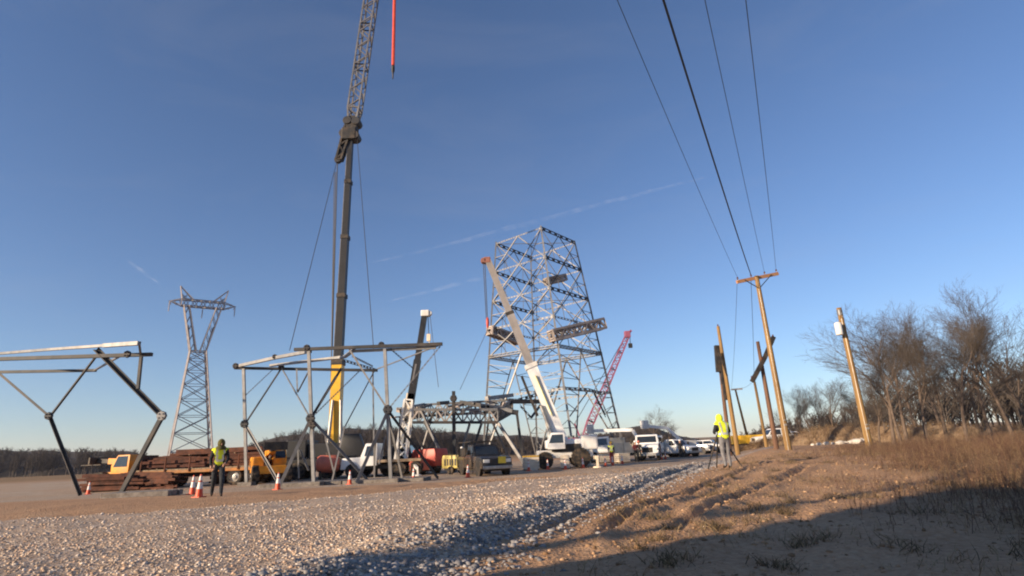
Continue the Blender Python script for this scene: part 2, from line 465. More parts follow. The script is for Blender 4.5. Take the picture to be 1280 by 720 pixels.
gm = bpy.data.materials.new('ground_soil'); gm.use_nodes = True
nt = gm.node_tree; L = nt.links.new; b = nt.nodes['Principled BSDF']
b.inputs['Roughness'].default_value = 0.95; b.inputs['Specular IOR Level'].default_value = 0.15
def N(t, **kw):
    n = nt.nodes.new(t)
    for k, v in kw.items(): n.inputs[k].default_value = v
    return n
geo = N('ShaderNodeNewGeometry')
at = N('ShaderNodeAttribute'); at.attribute_name = 'tint'
sep = N('ShaderNodeSeparateColor'); L(at.outputs['Color'], sep.inputs[0])
def noise(scale, detail=6, rough=0.6):
    n = N('ShaderNodeTexNoise', Scale=scale, Detail=detail, Roughness=rough); L(geo.outputs['Position'], n.inputs['Vector']); return n
def ramp(src, stops):
    r = N('ShaderNodeValToRGB'); e = r.color_ramp.elements
    while len(e) < len(stops): e.new(0.5)
    for i, (p, c) in enumerate(stops): e[i].position = p; e[i].color = (*c, 1)
    L(src, r.inputs['Fac']); return r.outputs['Color']
def mix(f, a, c):
    m = N('ShaderNodeMix'); m.data_type = 'RGBA'; L(f, m.inputs['Factor']); L(a, m.inputs['A']); L(c, m.inputs['B']); return m.outputs['Result']
n1, n2, n3 = noise(0.45, 8), noise(3.5, 8, 0.7), noise(14, 4)
dirt = mix(n2.outputs['Fac'], ramp(n1.outputs['Fac'], [(0.3, (0.33, 0.18, 0.095)), (0.55, (0.49, 0.285, 0.155)), (0.75, (0.55, 0.37, 0.225))]),
           ramp(n3.outputs['Fac'], [(0.35, (0.31, 0.18, 0.10)), (0.65, (0.54, 0.355, 0.215))]))
vor = N('ShaderNodeTexVoronoi', Scale=24.0); L(geo.outputs['Position'], vor.inputs['Vector'])
vs_ = N('ShaderNodeSeparateColor'); L(vor.outputs['Color'], vs_.inputs[0])
grav = ramp(vs_.outputs[0], [(0.0, (0.28, 0.20, 0.14)), (0.45, (0.44, 0.325, 0.235)), (0.8, (0.54, 0.42, 0.315)), (1.0, (0.64, 0.54, 0.44))])
pad = ramp(n2.outputs['Fac'], [(0.3, (0.34, 0.25, 0.17)), (0.6, (0.50, 0.41, 0.31)), (0.8, (0.58, 0.50, 0.41))])
dry = ramp(n2.outputs['Fac'], [(0.3, (0.18, 0.11, 0.055)), (0.55, (0.30, 0.195, 0.10)), (0.75, (0.42, 0.29, 0.16))])
col = mix(sep.outputs[2], dirt, dry)
col = mix(sep.outputs[1], col, pad)
# ragged edge of the gravel
ma = N('ShaderNodeMath'); ma.operation = 'MULTIPLY_ADD'; ma.inputs[1].default_value = 0.9
mr = N('ShaderNodeMapRange'); mr.inputs['From Min'].default_value = 0.55; mr.inputs['From Max'].default_value = 0.85
L(n2.outputs['Fac'], ma.inputs[0]); L(sep.outputs[0], ma.inputs[2]); L(ma.outputs[0], mr.inputs['Value'])
mm = N('ShaderNodeMath'); mm.operation = 'MULTIPLY'; L(mr.outputs['Result'], mm.inputs[0])
gt = N('ShaderNodeMath'); gt.operation = 'MULTIPLY'; gt.inputs[1].default_value = 1.6; gt.use_clamp = True
L(sep.outputs[0], gt.inputs[0]); L(gt.outputs[0], mm.inputs[1])
col = mix(mm.outputs[0], col, grav)
L(col, b.inputs['Base Color'])
bp1 = N('ShaderNodeBump', Strength=0.9, Distance=0.06); L(n2.outputs['Fac'], bp1.inputs['Height'])
bp2 = N('ShaderNodeBump', Strength=0.5, Distance=0.04); L(vor.outputs['Distance'], bp2.inputs['Height']); L(bp1.outputs['Normal'], bp2.inputs['Normal'])
L(bp2.outputs['Normal'], b.inputs['Normal'])
ground = np_mesh('ground', Vg, Fg, gm, tint, smooth=True)
tag(ground, 'tan dirt ground with a pale gravel road across it', kind='structure')

# loose stones on the gravel road
def scatter_polar(n, r0, r1, a0, a1, power=1.0):
    r = r0 + (r1 - r0) * RNG.random(n) ** power
    a = R(a0) + (R(a1) - R(a0)) * RNG.random(n)
    return r * np.sin(a), r * np.cos(a)
def stones(name, x, y, size, material, ramp_cols, label, ico=True, sink=0.1):
    n = len(x); z = ground_z(x, y)
    if ico:
        t = (1 + 5 ** .5) / 2
        u = np.array([(-1, t, 0), (1, t, 0), (-1, -t, 0), (1, -t, 0), (0, -1, t), (0, 1, t), (0, -1, -t), (0, 1, -t), (t, 0, -1), (t, 0, 1), (-t, 0, -1), (-t, 0, 1)]) / 1.9
        f = np.array([(0, 11, 5), (0, 5, 1), (0, 1, 7), (0, 7, 10), (0, 10, 11), (1, 5, 9), (5, 11, 4), (11, 10, 2), (10, 7, 6), (7, 1, 8), (3, 9, 4), (3, 4, 2), (3, 2, 6), (3, 6, 8), (3, 8, 9), (4, 9, 5), (2, 4, 11), (6, 2, 10), (8, 6, 7), (9, 8, 1)])
    else:
        u = np.array([(1, 0, 0), (-1, 0, 0), (0, 1, 0), (0, -1, 0), (0, 0, 1), (0, 0, -1.)])
        f = np.array([(0, 2, 4), (2, 1, 4), (1, 3, 4), (3, 0, 4), (2, 0, 5), (1, 2, 5), (3, 1, 5), (0, 3, 5)])
    k = len(u)
    v = u[None] * (0.72 + 0.56 * RNG.random((n, k, 1)))
    sc = size.reshape(-1, 1, 1) * np.stack([0.7 + 0.6 * RNG.random(n), 0.7 + 0.6 * RNG.random(n), 0.45 + 0.45 * RNG.random(n)], -1)[:, None]
    v = v * sc
    th = RNG.random(n) * 6.283; c, s = np.cos(th)[:, None], np.sin(th)[:, None]
    vx = v[..., 0] * c - v[..., 1] * s; vy = v[..., 0] * s + v[..., 1] * c
    V = np.stack([vx + x[:, None], vy + y[:, None], v[..., 2] + (z + size * sink)[:, None]], -1).reshape(-1, 3)
    Fc = (np.arange(n).reshape(-1, 1, 1) * k + f[None]).reshape(-1, 3)
    cols = np.array(ramp_cols)
    ci = cols[RNG.integers(0, len(cols), n)] * (0.75 + 0.5 * RNG.random((n, 1)))
    ob = np_mesh(name, V, Fc, material, np.repeat(ci, k, 0))
    return tag(ob, label, 'stones', kind='stuff')
stone_m = mat_attr('gravel_stone')
def packed(x, y):
    """share of loose stone left: wheel lanes along the road are pressed down to fines"""
    yb = np.interp(x, RB[:, 0], RB[:, 1]); d = yb - y + .5 * vnoise(x, y, 3, 61)
    lane = np.maximum(np.exp(-((d - 1.6) / .45) ** 2), np.maximum(np.exp(-((d - 3.5) / .5) ** 2), .8 * np.exp(-((d - 5.6) / .5) ** 2)))
    return np.clip(.62 + .45 * vnoise(x, y, 1.3, 62) + .25 * vnoise(x, y, .4, 63) - .75 * lane, .08, 1)
gcols = [(0.50, 0.37, 0.265), (0.56, 0.44, 0.33), (0.40, 0.29, 0.205), (0.66, 0.56, 0.46), (0.44, 0.375, 0.32), (0.50, 0.34, 0.235)]
x, y = scatter_polar(120000, 2.5, 13, -52, 40, 0.75)
k = (gravel_mask(x, y) > 0.25 + 0.5 * RNG.random(len(x))) & (RNG.random(len(x)) < packed(x, y)); x, y = x[k], y[k]
stones('gravel_stones', x, y, 0.004 + 0.020 * RNG.random(len(x)) ** 4.5, stone_m, gcols, 'loose pale gravel stones on the near road', True)
x, y = scatter_polar(60000, 12, 40, -52, 32, 1.3)
k = (gravel_mask(x, y) > 0.3 + 0.5 * RNG.random(len(x))) & (RNG.random(len(x)) < packed(x, y)); x, y = x[k], y[k]
stones('gravel_stones', x, y, 0.011 + 0.028 * RNG.random(len(x)) ** 2.5, stone_m, gcols, 'loose gravel stones farther along the road', False)
# coarse stone at the right road edge, its shade put into the bluish colour
yy = 4 + 30 * RNG.random(9000) ** 1.3
xx = np.interp(yy, RA[:, 1], RA[:, 0]) + RNG.normal(-0.15, 0.4, len(yy))
stones('gravel_stones', xx, yy, 0.012 + 0.03 * RNG.random(len(yy)) ** 2.5, stone_m, [(0.25, 0.24, 0.24), (0.18, 0.175, 0.18), (0.33, 0.31, 0.295)],
       'coarse stone heaped along the road edge with shade in its bluish colour', True)
x, y = scatter_polar(20000, 3, 40, -5, 52, 0.9)
k = (gravel_mask(x, y) < 0.1); x, y = x[k], y[k]
stones('dirt_clods', x, y, 0.006 + 0.028 * RNG.random(len(x)) ** 4, stone_m, [(0.32, 0.20, 0.115), (0.40, 0.26, 0.155), (0.24, 0.145, 0.08)],
       'brown dirt clods strewn over the rutted verge', True)

# dry grass and brush on the right bank
def stems(name, x, y, h, lean, r, cols, label, forks=0):
    z = ground_z(x, y) - 0.03
    n = len(x); d = np.stack([RNG.normal(0, lean, n), RNG.normal(0, lean, n), np.ones(n)], -1)
    p0 = np.stack([x, y, z], -1); pm = p0 + d * (h * .55)[:, None]
    d2 = d + np.stack([RNG.normal(0, lean, n), RNG.normal(0, lean, n), np.zeros(n)], -1)
    p1 = pm + d2 * (h * .45)[:, None]
    A, B, ra, rb, idx = [p0, pm], [pm, p1], [r, r * .75], [r * .75, r * .2], [np.arange(n)] * 2
    for _ in range(forks):
        t = 0.35 + 0.6 * RNG.random((n, 1)); s = p0 + (p1 - p0) * t
        e = s + np.stack([RNG.normal(0, .3, n), RNG.normal(0, .3, n), 0.15 + 0.35 * RNG.random(n)], -1) * h[:, None] * (1.2 - t)
        A.append(s); B.append(e); ra.append(r * .55); rb.append(r * .2); idx.append(np.arange(n))
    V, Fc = np_tubes(np.concatenate(A), np.concatenate(B), np.concatenate(ra), np.concatenate(rb), 3)
    cc = np.array(cols)[RNG.integers(0, len(cols), n)] * (0.7 + 0.6 * RNG.random((n, 1)))
    t = np.repeat(cc[np.concatenate(idx)], 6, 0)
    return tag(np_mesh(name, V, Fc, stone_m, t), label, 'dry brush', kind='stuff')
def bank(x, y):
    return x - np.interp(y, RA[:, 1], RA[:, 0]) - 0.02 * y
x, y = scatter_polar(52000, 6.5, 45, 20, 58, 0.9)
dens = sstep(3.4, 7.0, bank(x, y) + 1.5 * vnoise(x, y, 1.6, 21)) * (0.3 + 0.7 * (vnoise(x, y, 0.9, 22) > -0.1))
k = (RNG.random(len(x)) < dens); x, y = x[k], y[k]
stems('dry_brush', x, y, (0.12 + 0.5 * RNG.random(len(x)) ** 2.2) * np.clip(bank(x, y) / 8, .5, 1.25), 0.16, 0.0018 + 0.003 * RNG.random(len(x)),
      [(0.14, 0.078, 0.05), (0.19, 0.11, 0.07), (0.27, 0.18, 0.10), (0.10, 0.06, 0.047)], 'reddish brown dry brush covering the bank on the right', 4)
x, y = scatter_polar(34000, 3.5, 40, -2, 56, 0.9)
dens = sstep(0.1, 0.5, vnoise(x, y, 0.8, 25) + 0.5 * vnoise(x, y, 0.2, 26)) * sstep(0.6, 1.6, bank(x, y)) * 0.8
k = RNG.random(len(x)) < dens; x, y = x[k], y[k]
stems('dry_grass', x, y, 0.04 + 0.12 * RNG.random(len(x)) ** 2, 0.5, 0.003 + 0.002 * RNG.random(len(x)),
      [(0.27, 0.19, 0.10), (0.20, 0.13, 0.07), (0.34, 0.25, 0.14)], 'short dry grass tufts on the rutted dirt', 1)

cc_ = []
for k in range(150):
    r_ = 5 + 26 * random.random(); a_ = R(2 + 44 * random.random()); cc_.append((r_ * math.sin(a_), r_ * math.cos(a_), random.uniform(.06, .22)))
cc_ = np.array([c for c in cc_ if bank(np.array(c[0]), np.array(c[1])) > .8])
ix_ = RNG.integers(0, len(cc_), 7000)
x = cc_[ix_, 0] + RNG.normal(0, 1, 7000) * cc_[ix_, 2]; y = cc_[ix_, 1] + RNG.normal(0, 1, 7000) * cc_[ix_, 2]
stems('grass_clumps', x, y, 0.04 + 0.11 * RNG.random(7000) ** 1.5, 0.55, 0.003 + 0.003 * RNG.random(7000),
      [(0.13, 0.09, 0.05), (0.19, 0.13, 0.07), (0.28, 0.20, 0.11), (0.09, 0.07, 0.04)], 'dark clumps of dead grass dotted over the verge', 1)

# ------------------------------------------------------------------ woods
def wood(name, label, px0, px1, topfn, Y0, Y1, n, seed, material):
    rg = np.random.default_rng(seed)
    A, B, ra, rb = [], [], [], []
    for i in range(n):
        px = px0 + (px1 - px0) * rg.random(); Y = Y0 + (Y1 - Y0) * rg.random()
        g = P(px, 570, Y); x, yv = g.x, g.y
        z0 = float(ground_z(np.array([x]), np.array([yv]))[0]) - .3
        H = (P(px, topfn(px), Y).z - z0) * (0.72 + 0.34 * rg.random())
        if H < 1.2: H = 1.2
        p = np.array([x, yv, z0]); top = p + np.array([rg.normal(0, .06), 0, 1]) * H
        A.append(p); B.append(top); ra.append(0.014 * H + .05); rb.append(.02)
        for k in range(22):
            t = 0.22 + 0.75 * rg.random(); s = p + (top - p) * t
            ln = H * (0.42 - 0.28 * t) * (0.6 + 0.7 * rg.random()); an = rg.random() * 6.283
            e = s + np.array([math.cos(an) * .62, math.sin(an) * .62, .75]) * ln
            A.append(s); B.append(e); ra.append(0.008 * H + .02); rb.append(.02)
            for j in range(3):
                u = 0.35 + 0.6 * rg.random(); s2 = s + (e - s) * u; an = rg.random() * 6.283
                e2 = s2 + np.array([math.cos(an) * .6, math.sin(an) * .6, .75]) * ln * .5
                A.append(s2); B.append(e2); ra.append(.045); rb.append(.02)
    V, Fc = np_tubes(np.array(A), np.array(B), np.array(ra), np.array(rb), 3)
    return tag(np_mesh(name, V, Fc, material), label, 'woodland', kind='stuff')
_tx = [-60, 0, 100, 160, 190, 215, 250, 300, 340, 380, 430, 480, 520, 560, 620, 700, 750, 790, 815, 845, 880, 930, 990, 1050, 1130, 1400]
_ty = [560, 564, 564, 564, 571, 574, 572, 561, 548, 540, 536, 535, 536, 540, 545, 547, 543, 537, 533, 545, 550, 546, 528, 515, 500, 470]
topf = lambda px: float(np.interp(px, _tx, _ty))
wood('far_woodland', 'dark leafless woodland along the far edge of the yard', -80, 930, topf, 190, 245, 1500, 5, wood_far)
wood('far_woodland', 'leafless brown woods behind the dirt bank on the right', 900, 1400, lambda px: float(np.interp(px, [900, 960, 1000, 1050, 1120, 1400], [548, 534, 522, 514, 490, 430])), 85, 130, 260, 6, twig)

hill_m = mat('leaf_litter_hillside', (0.035, 0.028, 0.024), 0.95, 0, 0.3, 0.15, bump=0.5, col2=(0.075, 0.058, 0.045))
def ridge(name, label, Y0, Y1, frac, step=9):
    xs = np.arange(-120, 1000, step); rows = 9; V = []
    for px in xs:
        for j in range(rows):
            Y = Y0 + (Y1 - Y0) * j / (rows - 1); g = P(px, 570, Y)
            zt = P(px, topf(px), (Y0 + Y1) / 2).z; k = math.sin(math.pi * j / (rows - 1)) ** .8
            z0 = float(ground_z(np.array([g.x]), np.array([g.y]))[0]) - .2
            V.append((g.x, g.y, z0 + max(0.0, (zt - z0) * frac) * k * (1 + .12 * float(vnoise(g.x, g.y, 12, 77)))))
    a, c_ = np.meshgrid(np.arange(len(xs) - 1), np.arange(rows - 1), indexing='ij')
    Fc = np.stack([a * rows + c_, (a + 1) * rows + c_, (a + 1) * rows + c_ + 1, a * rows + c_ + 1], -1).reshape(-1, 4)
    return tag(np_mesh(name, np.array(V), Fc, hill_m, smooth=True), label, kind='structure')
ridge('hills', 'low dark hillside under the far leafless woodland', 196, 290, 1.0)

def make_tree(name, seed, H, spread):
    """bare winter tree: trunk with limbs and a crown of fine branches; returns the two meshes"""
    rg = random.Random(seed)
    tA, tB, tr0, tr1 = [], [], [], []; cA, cB, cr0, cr1 = [], [], [], []
    def grow(p, d, ln, r, lev):
        segs = 4 if lev < 2 else 3
        for i in range(segs):
            d = (d + Vector((rg.gauss(0, .11), rg.gauss(0, .11), rg.gauss(.05, .05))) * (1.0 if lev else .45)).normalized()
            e = p + d * (ln / segs); r1 = r * (0.84 if lev < 3 else .75)
            (tA if lev < 2 else cA).append(p); (tB if lev < 2 else cB).append(e)
            (tr0 if lev < 2 else cr0).append(r); (tr1 if lev < 2 else cr1).append(r1)
            p, r = e, r1
            if lev < 5 and (lev > 0 or i >= 1):
                for _ in range(1 if lev == 0 and i < 2 else 2):
                    a = rg.random() * 6.283; o = Vector((math.cos(a), math.sin(a), 0)); o = (o - d * o.dot(d)).normalized()
                    s = rg.uniform(.5, .95) * spread
                    if lev < 4 or rg.random() < .42:
                        grow(p, (d + o * s).normalized(), ln * rg.uniform(.45, .68), max(r * rg.uniform(.5, .68), .006), lev + 1)
    grow(Vector((0, 0, -.1)), Vector((0, 0, 1)), H * .55, H * .016, 0)
    ms = []
    for nm, A, B, r0, r1, n, mt in (('trunk', tA, tB, tr0, tr1, 6, bark), ('crown', cA, cB, cr0, cr1, 3, twig)):
        V, Fc = np_tubes(np.array(A), np.array(B), np.array(r0), np.array(r1), n)
        o = np_mesh(nm, V, Fc, mt); ms.append(o.data); bpy.data.objects.remove(o)
    return ms
tree_ms = [make_tree('t', s, 10, sp) for s, sp in ((3, .9), (8, .75), (21, 1.0), (34, .85))]
def tree(mi, loc, rz, s, label, group):
    t = thing('bare_tree', label, 'tree', loc, rz, group); t.scale = (s, s, s)
    for nm, me in zip(('trunk', 'crown'), tree_ms[mi]):
        o = bpy.data.objects.new(nm, me); COL.objects.link(o); o.parent = t
    return t
rt = random.Random(5)
spots = [(1082, 44, .9), (1100, 42, 1.15), (1118, 40, 1.3), (1090, 50, 1.25), (1135, 45, 1.5), (1160, 38, 1.3), (1185, 46, 1.5), (1210, 40, 1.35),
         (1240, 47, 1.6), (1268, 41, 1.4), (1108, 58, 1.5), (1150, 60, 1.7), (1225, 58, 1.8), (1075, 66, 1.2), (1128, 36, 1.05), (1290, 52, 1.7), (1180, 66, 1.8)]
for i, (px, Y, s) in enumerate(spots):
    g = GY(px, Y)
    tree(i % 4, g, rt.random() * 6.28, s * (.36 if px < 1085 else .42 if px < 1105 else .5 if px < 1112 else .7) * rt.uniform(.85, 1.0), 'tall leafless tree in the thicket on the right bank' if px > 1105 else 'shorter leafless tree beside the pole with the white transformer can', 'bare trees on the right bank')
for px, Y, s in ((1008, 78, .62), (1028, 80, .7), (1043, 74, .8), (985, 84, .5), (1018, 90, .75)):
    tree(rt.randrange(4), GY(px, Y), rt.random() * 6.28, s, 'small leafless tree behind the tan dirt bank', 'small bare trees behind the bank')
for px, Y, s in ((821, 118, .85), (838, 124, .6)):
    tree(rt.randrange(4), GY(px, Y), rt.random() * 6.28, s, 'lone leafless tree rising behind the white trucks', 'lone trees behind the trucks')

# tan dirt bank with brush and pale rocks on the right
def heap(name, pts, label, material, seed, cat='bank', kind=None, nseg=40, m=9):
    """ragged ridge: pts = list of (centre, half width, height)"""
    C = np.array([[*p[0][:2]] for p in pts]); W = np.array([p[1] for p in pts]); Hh = np.array([p[2] for p in pts])
    t = np.linspace(0, len(pts) - 1, nseg); ix = np.arange(len(pts))
    cx, cy, w, h = (np.interp(t, ix, a) for a in (C[:, 0], C[:, 1], W, Hh))
    dx, dy = np.gradient(cx), np.gradient(cy); l = np.hypot(dx, dy); nx, ny = -dy / l, dx / l
    u = np.linspace(-1, 1, m * 2 + 1)
    X = cx[:, None] + nx[:, None] * w[:, None] * u; Y = cy[:, None] + ny[:, None] * w[:, None] * u
    Z = hz(X, Y) - .08 + h[:, None] * np.clip(1 - np.abs(u) ** 1.5, 0, 1) * (1 + .12 * vnoise(X, Y, 2.6, seed)) + .12 * vnoise(X, Y, .5, seed + 1) * np.clip(1 - np.abs(u), 0, 1)
    V = np.stack([X, Y, Z], -1).reshape(-1, 3); a, bq = np.meshgrid(np.arange(nseg - 1), np.arange(2 * m), indexing='ij')
    k = 2 * m + 1; Fc = np.stack([a * k + bq, (a + 1) * k + bq, (a + 1) * k + bq + 1, a * k + bq + 1], -1).reshape(-1, 4)
    o = np_mesh(name, V, Fc, material, smooth=True)
    return tag(o, label, None if kind else cat, kind=kind)
bank_m = mat('tan_bank_soil', (0.19, 0.12, 0.07), 0.95, 0, 0.3, 1.2, bump=0.6, col2=(0.38, 0.27, 0.16))
heap('dirt_bank', [(GY(925, 70), .6, .2), (GY(960, 68), 2.0, .7), (GY(1010, 64), 3.0, 1.3), (GY(1055, 62), 3.2, 1.75), (GY(1100, 60), 3.2, 1.6), (GY(1180, 56), 3, 1.4), (GY(1290, 52), 2, .8)],
     'long tan dirt bank behind the utility poles', bank_m, 31, kind='structure', nseg=90)
_b = bpy.data.objects['dirt_bank'].data; _bv = np.empty(len(_b.vertices) * 3); _b.vertices.foreach_get('co', _bv); _bv = _bv.reshape(-1, 3)
_k = RNG.integers(0, len(_bv), 9000); _p = _bv[_k] + RNG.normal(0, .25, (9000, 3)) * np.array([1, 1, .0])
_h = .15 + .6 * RNG.random(9000) ** 2; _d = np.stack([RNG.normal(0, .25, 9000), RNG.normal(0, .25, 9000), np.ones(9000)], -1)
_p[:, 2] -= .25; _e = _p + _d * (_h + .2)[:, None]
V_, F_ = np_tubes(np.concatenate([_p, (_p + _e) / 2]), np.concatenate([_e, (_p + _e) / 2 + _d[::-1] * (_h * .6)[:, None] * np.array([2.2, 2.2, .8])]), np.full(18000, .012), np.full(18000, .004), 3)
_c = np.array([(0.21, 0.13, 0.075), (0.30, 0.20, 0.11), (0.15, 0.09, 0.06), (0.36, 0.26, 0.15)])[RNG.integers(0, 4, 9000)]
tag(np_mesh('dry_brush', V_, F_, stone_m, np.repeat(np.concatenate([_c, _c]), 6, 0)), 'dry brown brush growing over the tan dirt bank', 'dry brush', kind='stuff')
rockm = mat('pale_rock', (0.40, 0.36, 0.31), 0.9, 0, 0.2, 2.0, bump=0.4, col2=(0.62, 0.58, 0.52))
def rock(name, loc, s, seed, label, group):
    rg = random.Random(seed); bm = bmesh.new(); bmesh.ops.create_icosphere(bm, subdivisions=2, radius=1)
    ax = (rg.uniform(.8, 1.3), rg.uniform(.7, 1.0), rg.uniform(.5, .75))
    for v in bm.verts:
        k = 1 + rg.uniform(-.14, .14); v.co = Vector((v.co.x * ax[0] * k, v.co.y * ax[1] * k, v.co.z * ax[2] * k)) * s
    me = bpy.data.meshes.new(name); bm.to_mesh(me); bm.free(); me.materials.append(rockm)
    o = bpy.data.objects.new(name, me); COL.objects.link(o); o.location = (loc.x, loc.y, loc.z + s * .3); o.rotation_euler.z = rg.random() * 6
    return tag(o, label, 'rock', group)
for i, (px, s) in enumerate(((1024, .28), (1033, .35), (1041, .25), (1050, .4), (1057, .3), (1066, .45), (1072, .55), (1078, .6), (1047, .22), (1016, .2), (1081, .4))):
    rock('pale_rock', GY(px, 57 + (i % 3) * .8), s, 50 + i, 'pale rock lying at the foot of the tan dirt bank', 'pale rocks along the bank')

# ------------------------------------------------------------------ tower sections being assembled
class Frame:
    """a steel assembly whose members are given as (pixel x, pixel y, depth) or world points"""
    def __init__(s, name, label, cat, base, group=None):
        s.t = thing(name, label, cat, base, 0, group)
    def pt(s, p): return p if isinstance(p, Vector) else P(*p)
    def m(s, nm, a, b, w, mt, kind='bar'):
        a, b = s.pt(a), s.pt(b)
        mb = MB()
        if kind == 'angle': mb.angle(a, b, w)
        elif kind == 'bar' and nm in ('brace', 'sub_brace', 'plan_brace', 'knee_brace'): mb.angle(a, b, w * 1.15)
        elif kind == 'dash':             # two chords and batten plates between them
            d = (b - a); n = max(3, int(d.length / (w * 2.6)))
            mb.bar(a + Vector((0, 0, w * .42)), b + Vector((0, 0, w * .42)), w * .22)
            mb.bar(a - Vector((0, 0, w * .42)), b - Vector((0, 0, w * .42)), w * .22)
            for i in range(n):
                p = a + d * ((i + .5) / n); q = d.normalized() * (w * .62)
                mb.bar(p - q, p + q, w * .2, w * .8)
        elif kind == 'box': mb.lattice(a, b, w, w, max(4, int((b - a).length / w / 1.0)), w * .13, upv=(0, .2, 1))
        else: mb.bar(a, b, w)
        return mb.build(nm, mt, s.t, world=True)
    def plate(s, p, r, mt, nm='gusset_plate'):
        p = s.pt(p); mb = MB()
        mb.lathe([(r * .9, -.09), (r, -.05), (r, .05), (r * .9, .09)], 'y', (p.x, p.y - .05, p.z), 8)
        for k in range(4):
            t = math.pi / 4 + k * math.pi / 2
            mb.ball((p.x + r * .55 * math.cos(t), p.y - .16, p.z + r * .55 * math.sin(t)), .04, 6, 4)
        return mb.build(nm, mt, s.t, world=True)
    def foot(s, p):
        mb = MB(); x, y, z = p.x, p.y, hzf(p.x, p.y)
        mb.bbox((x - .45, y - .35, z - .05), (x + .45, y + .35, z + .22), .03)
        return mb.build('foot_block', timber_grey, s.t, world=True)

def frame_A():
    fr = Frame('tower_section', 'square steel tower leg section with dark top beams standing before the tall crane', 'tower section', GY(420, 34))
    N_, F_ = 32.0, 37.5
    m = fr.m
    m('top_beam', (368, 437, N_), (553, 430, N_ - .2), .178, galv_dark)  # shade of the camera-facing top beams is put into the dark colour
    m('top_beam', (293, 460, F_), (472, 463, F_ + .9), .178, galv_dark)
    m('cross_beam', (300, 457, F_ - .1), (345, 447, 35), .187, galv)
    m('cross_beam', (345, 447, 35), (388, 439, N_ + .1), .187, galv)
    m('cross_beam', (338, 457, F_ - .2), (431, 446, 33), .162, galv)
    m('cross_beam', (431, 446, 33), (443, 437, N_ + .3), .162, galv)
    m('lower_chord', (440, 439, N_ + .3), (545, 434.5, N_), .153, galv)
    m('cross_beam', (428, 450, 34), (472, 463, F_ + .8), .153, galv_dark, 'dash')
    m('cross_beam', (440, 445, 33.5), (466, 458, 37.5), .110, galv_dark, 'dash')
    m('cross_beam', (472, 461, F_ + .8), (548, 432, N_), .068, galv_mid)
    for (x, y, Y, xb) in ((304.5, 461, F_, 308), (386, 439, N_, 392), (481, 436, N_ - .1, 488.5)):
        g = GY(xb, Y); m('post', (x, y, Y), g + Vector((0, 0, .15)), .170, galv); fr.foot(g)
    g = GY(468, F_ + .9); m('post', (466, 462, F_ + .9), g + Vector((0, 0, .1)), .085, galv_mid)
    NL, NRn, FL = (388.5, 523, N_ - .05), (485, 512, N_ - .15), (306, 530, F_ - .05)
    ga = GY(349, 31.5)
    for p, r in ((NL, .26), ((391, 532, N_ - .1), .2), (NRn, .27), (FL, .27)): fr.plate(p, r, galv_dark)
    for p, r in (((384, 435, N_), .2), ((295, 457.5, F_), .2), ((344, 446, 35), .16), ((477, 431, N_), .18), ((352, 459, F_), .2)): fr.plate(p, r, galv_dark)
    up = Vector((0, 0, .08))
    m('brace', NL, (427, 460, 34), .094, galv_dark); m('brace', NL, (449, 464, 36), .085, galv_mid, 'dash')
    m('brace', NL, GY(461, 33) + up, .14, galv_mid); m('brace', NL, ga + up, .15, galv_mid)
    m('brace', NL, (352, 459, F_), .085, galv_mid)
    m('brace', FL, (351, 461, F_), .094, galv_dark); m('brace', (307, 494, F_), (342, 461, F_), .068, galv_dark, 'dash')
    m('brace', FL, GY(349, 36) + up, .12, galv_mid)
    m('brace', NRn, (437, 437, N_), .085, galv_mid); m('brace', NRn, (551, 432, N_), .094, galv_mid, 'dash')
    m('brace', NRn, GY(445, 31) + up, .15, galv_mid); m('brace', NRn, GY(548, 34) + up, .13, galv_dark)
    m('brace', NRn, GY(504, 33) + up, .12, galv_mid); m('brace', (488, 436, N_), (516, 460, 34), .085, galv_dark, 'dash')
    m('brace', (468, 463, F_ + .9), (431, 533, 37), .068, galv_mid); m('brace', (431, 533, 37), GY(415, 36) + up, .08, galv_mid)
    for a, c in (((371, 461, 35), (372, 490, 35)), ((372, 490, 35), (385, 465, 33)), ((372.5, 561, N_), (374, 598, N_)), ((375, 562, N_), (386, 588, N_)),
                 ((470, 545, 31.6), (468, 592, 31.8)), ((482, 545, 31.8), (474, 580, 31.8)), ((405, 540, 32.3), (418, 592, 32.4)),
                 ((399, 505, 32.5), (420, 470, 33.5)), ((500, 520, 32.2), (499, 580, 32.6)), ((515, 480, 32), (520, 455, 32))):
        m('sub_brace', a, c, .075, galv_mid)
    return fr
frame_A()
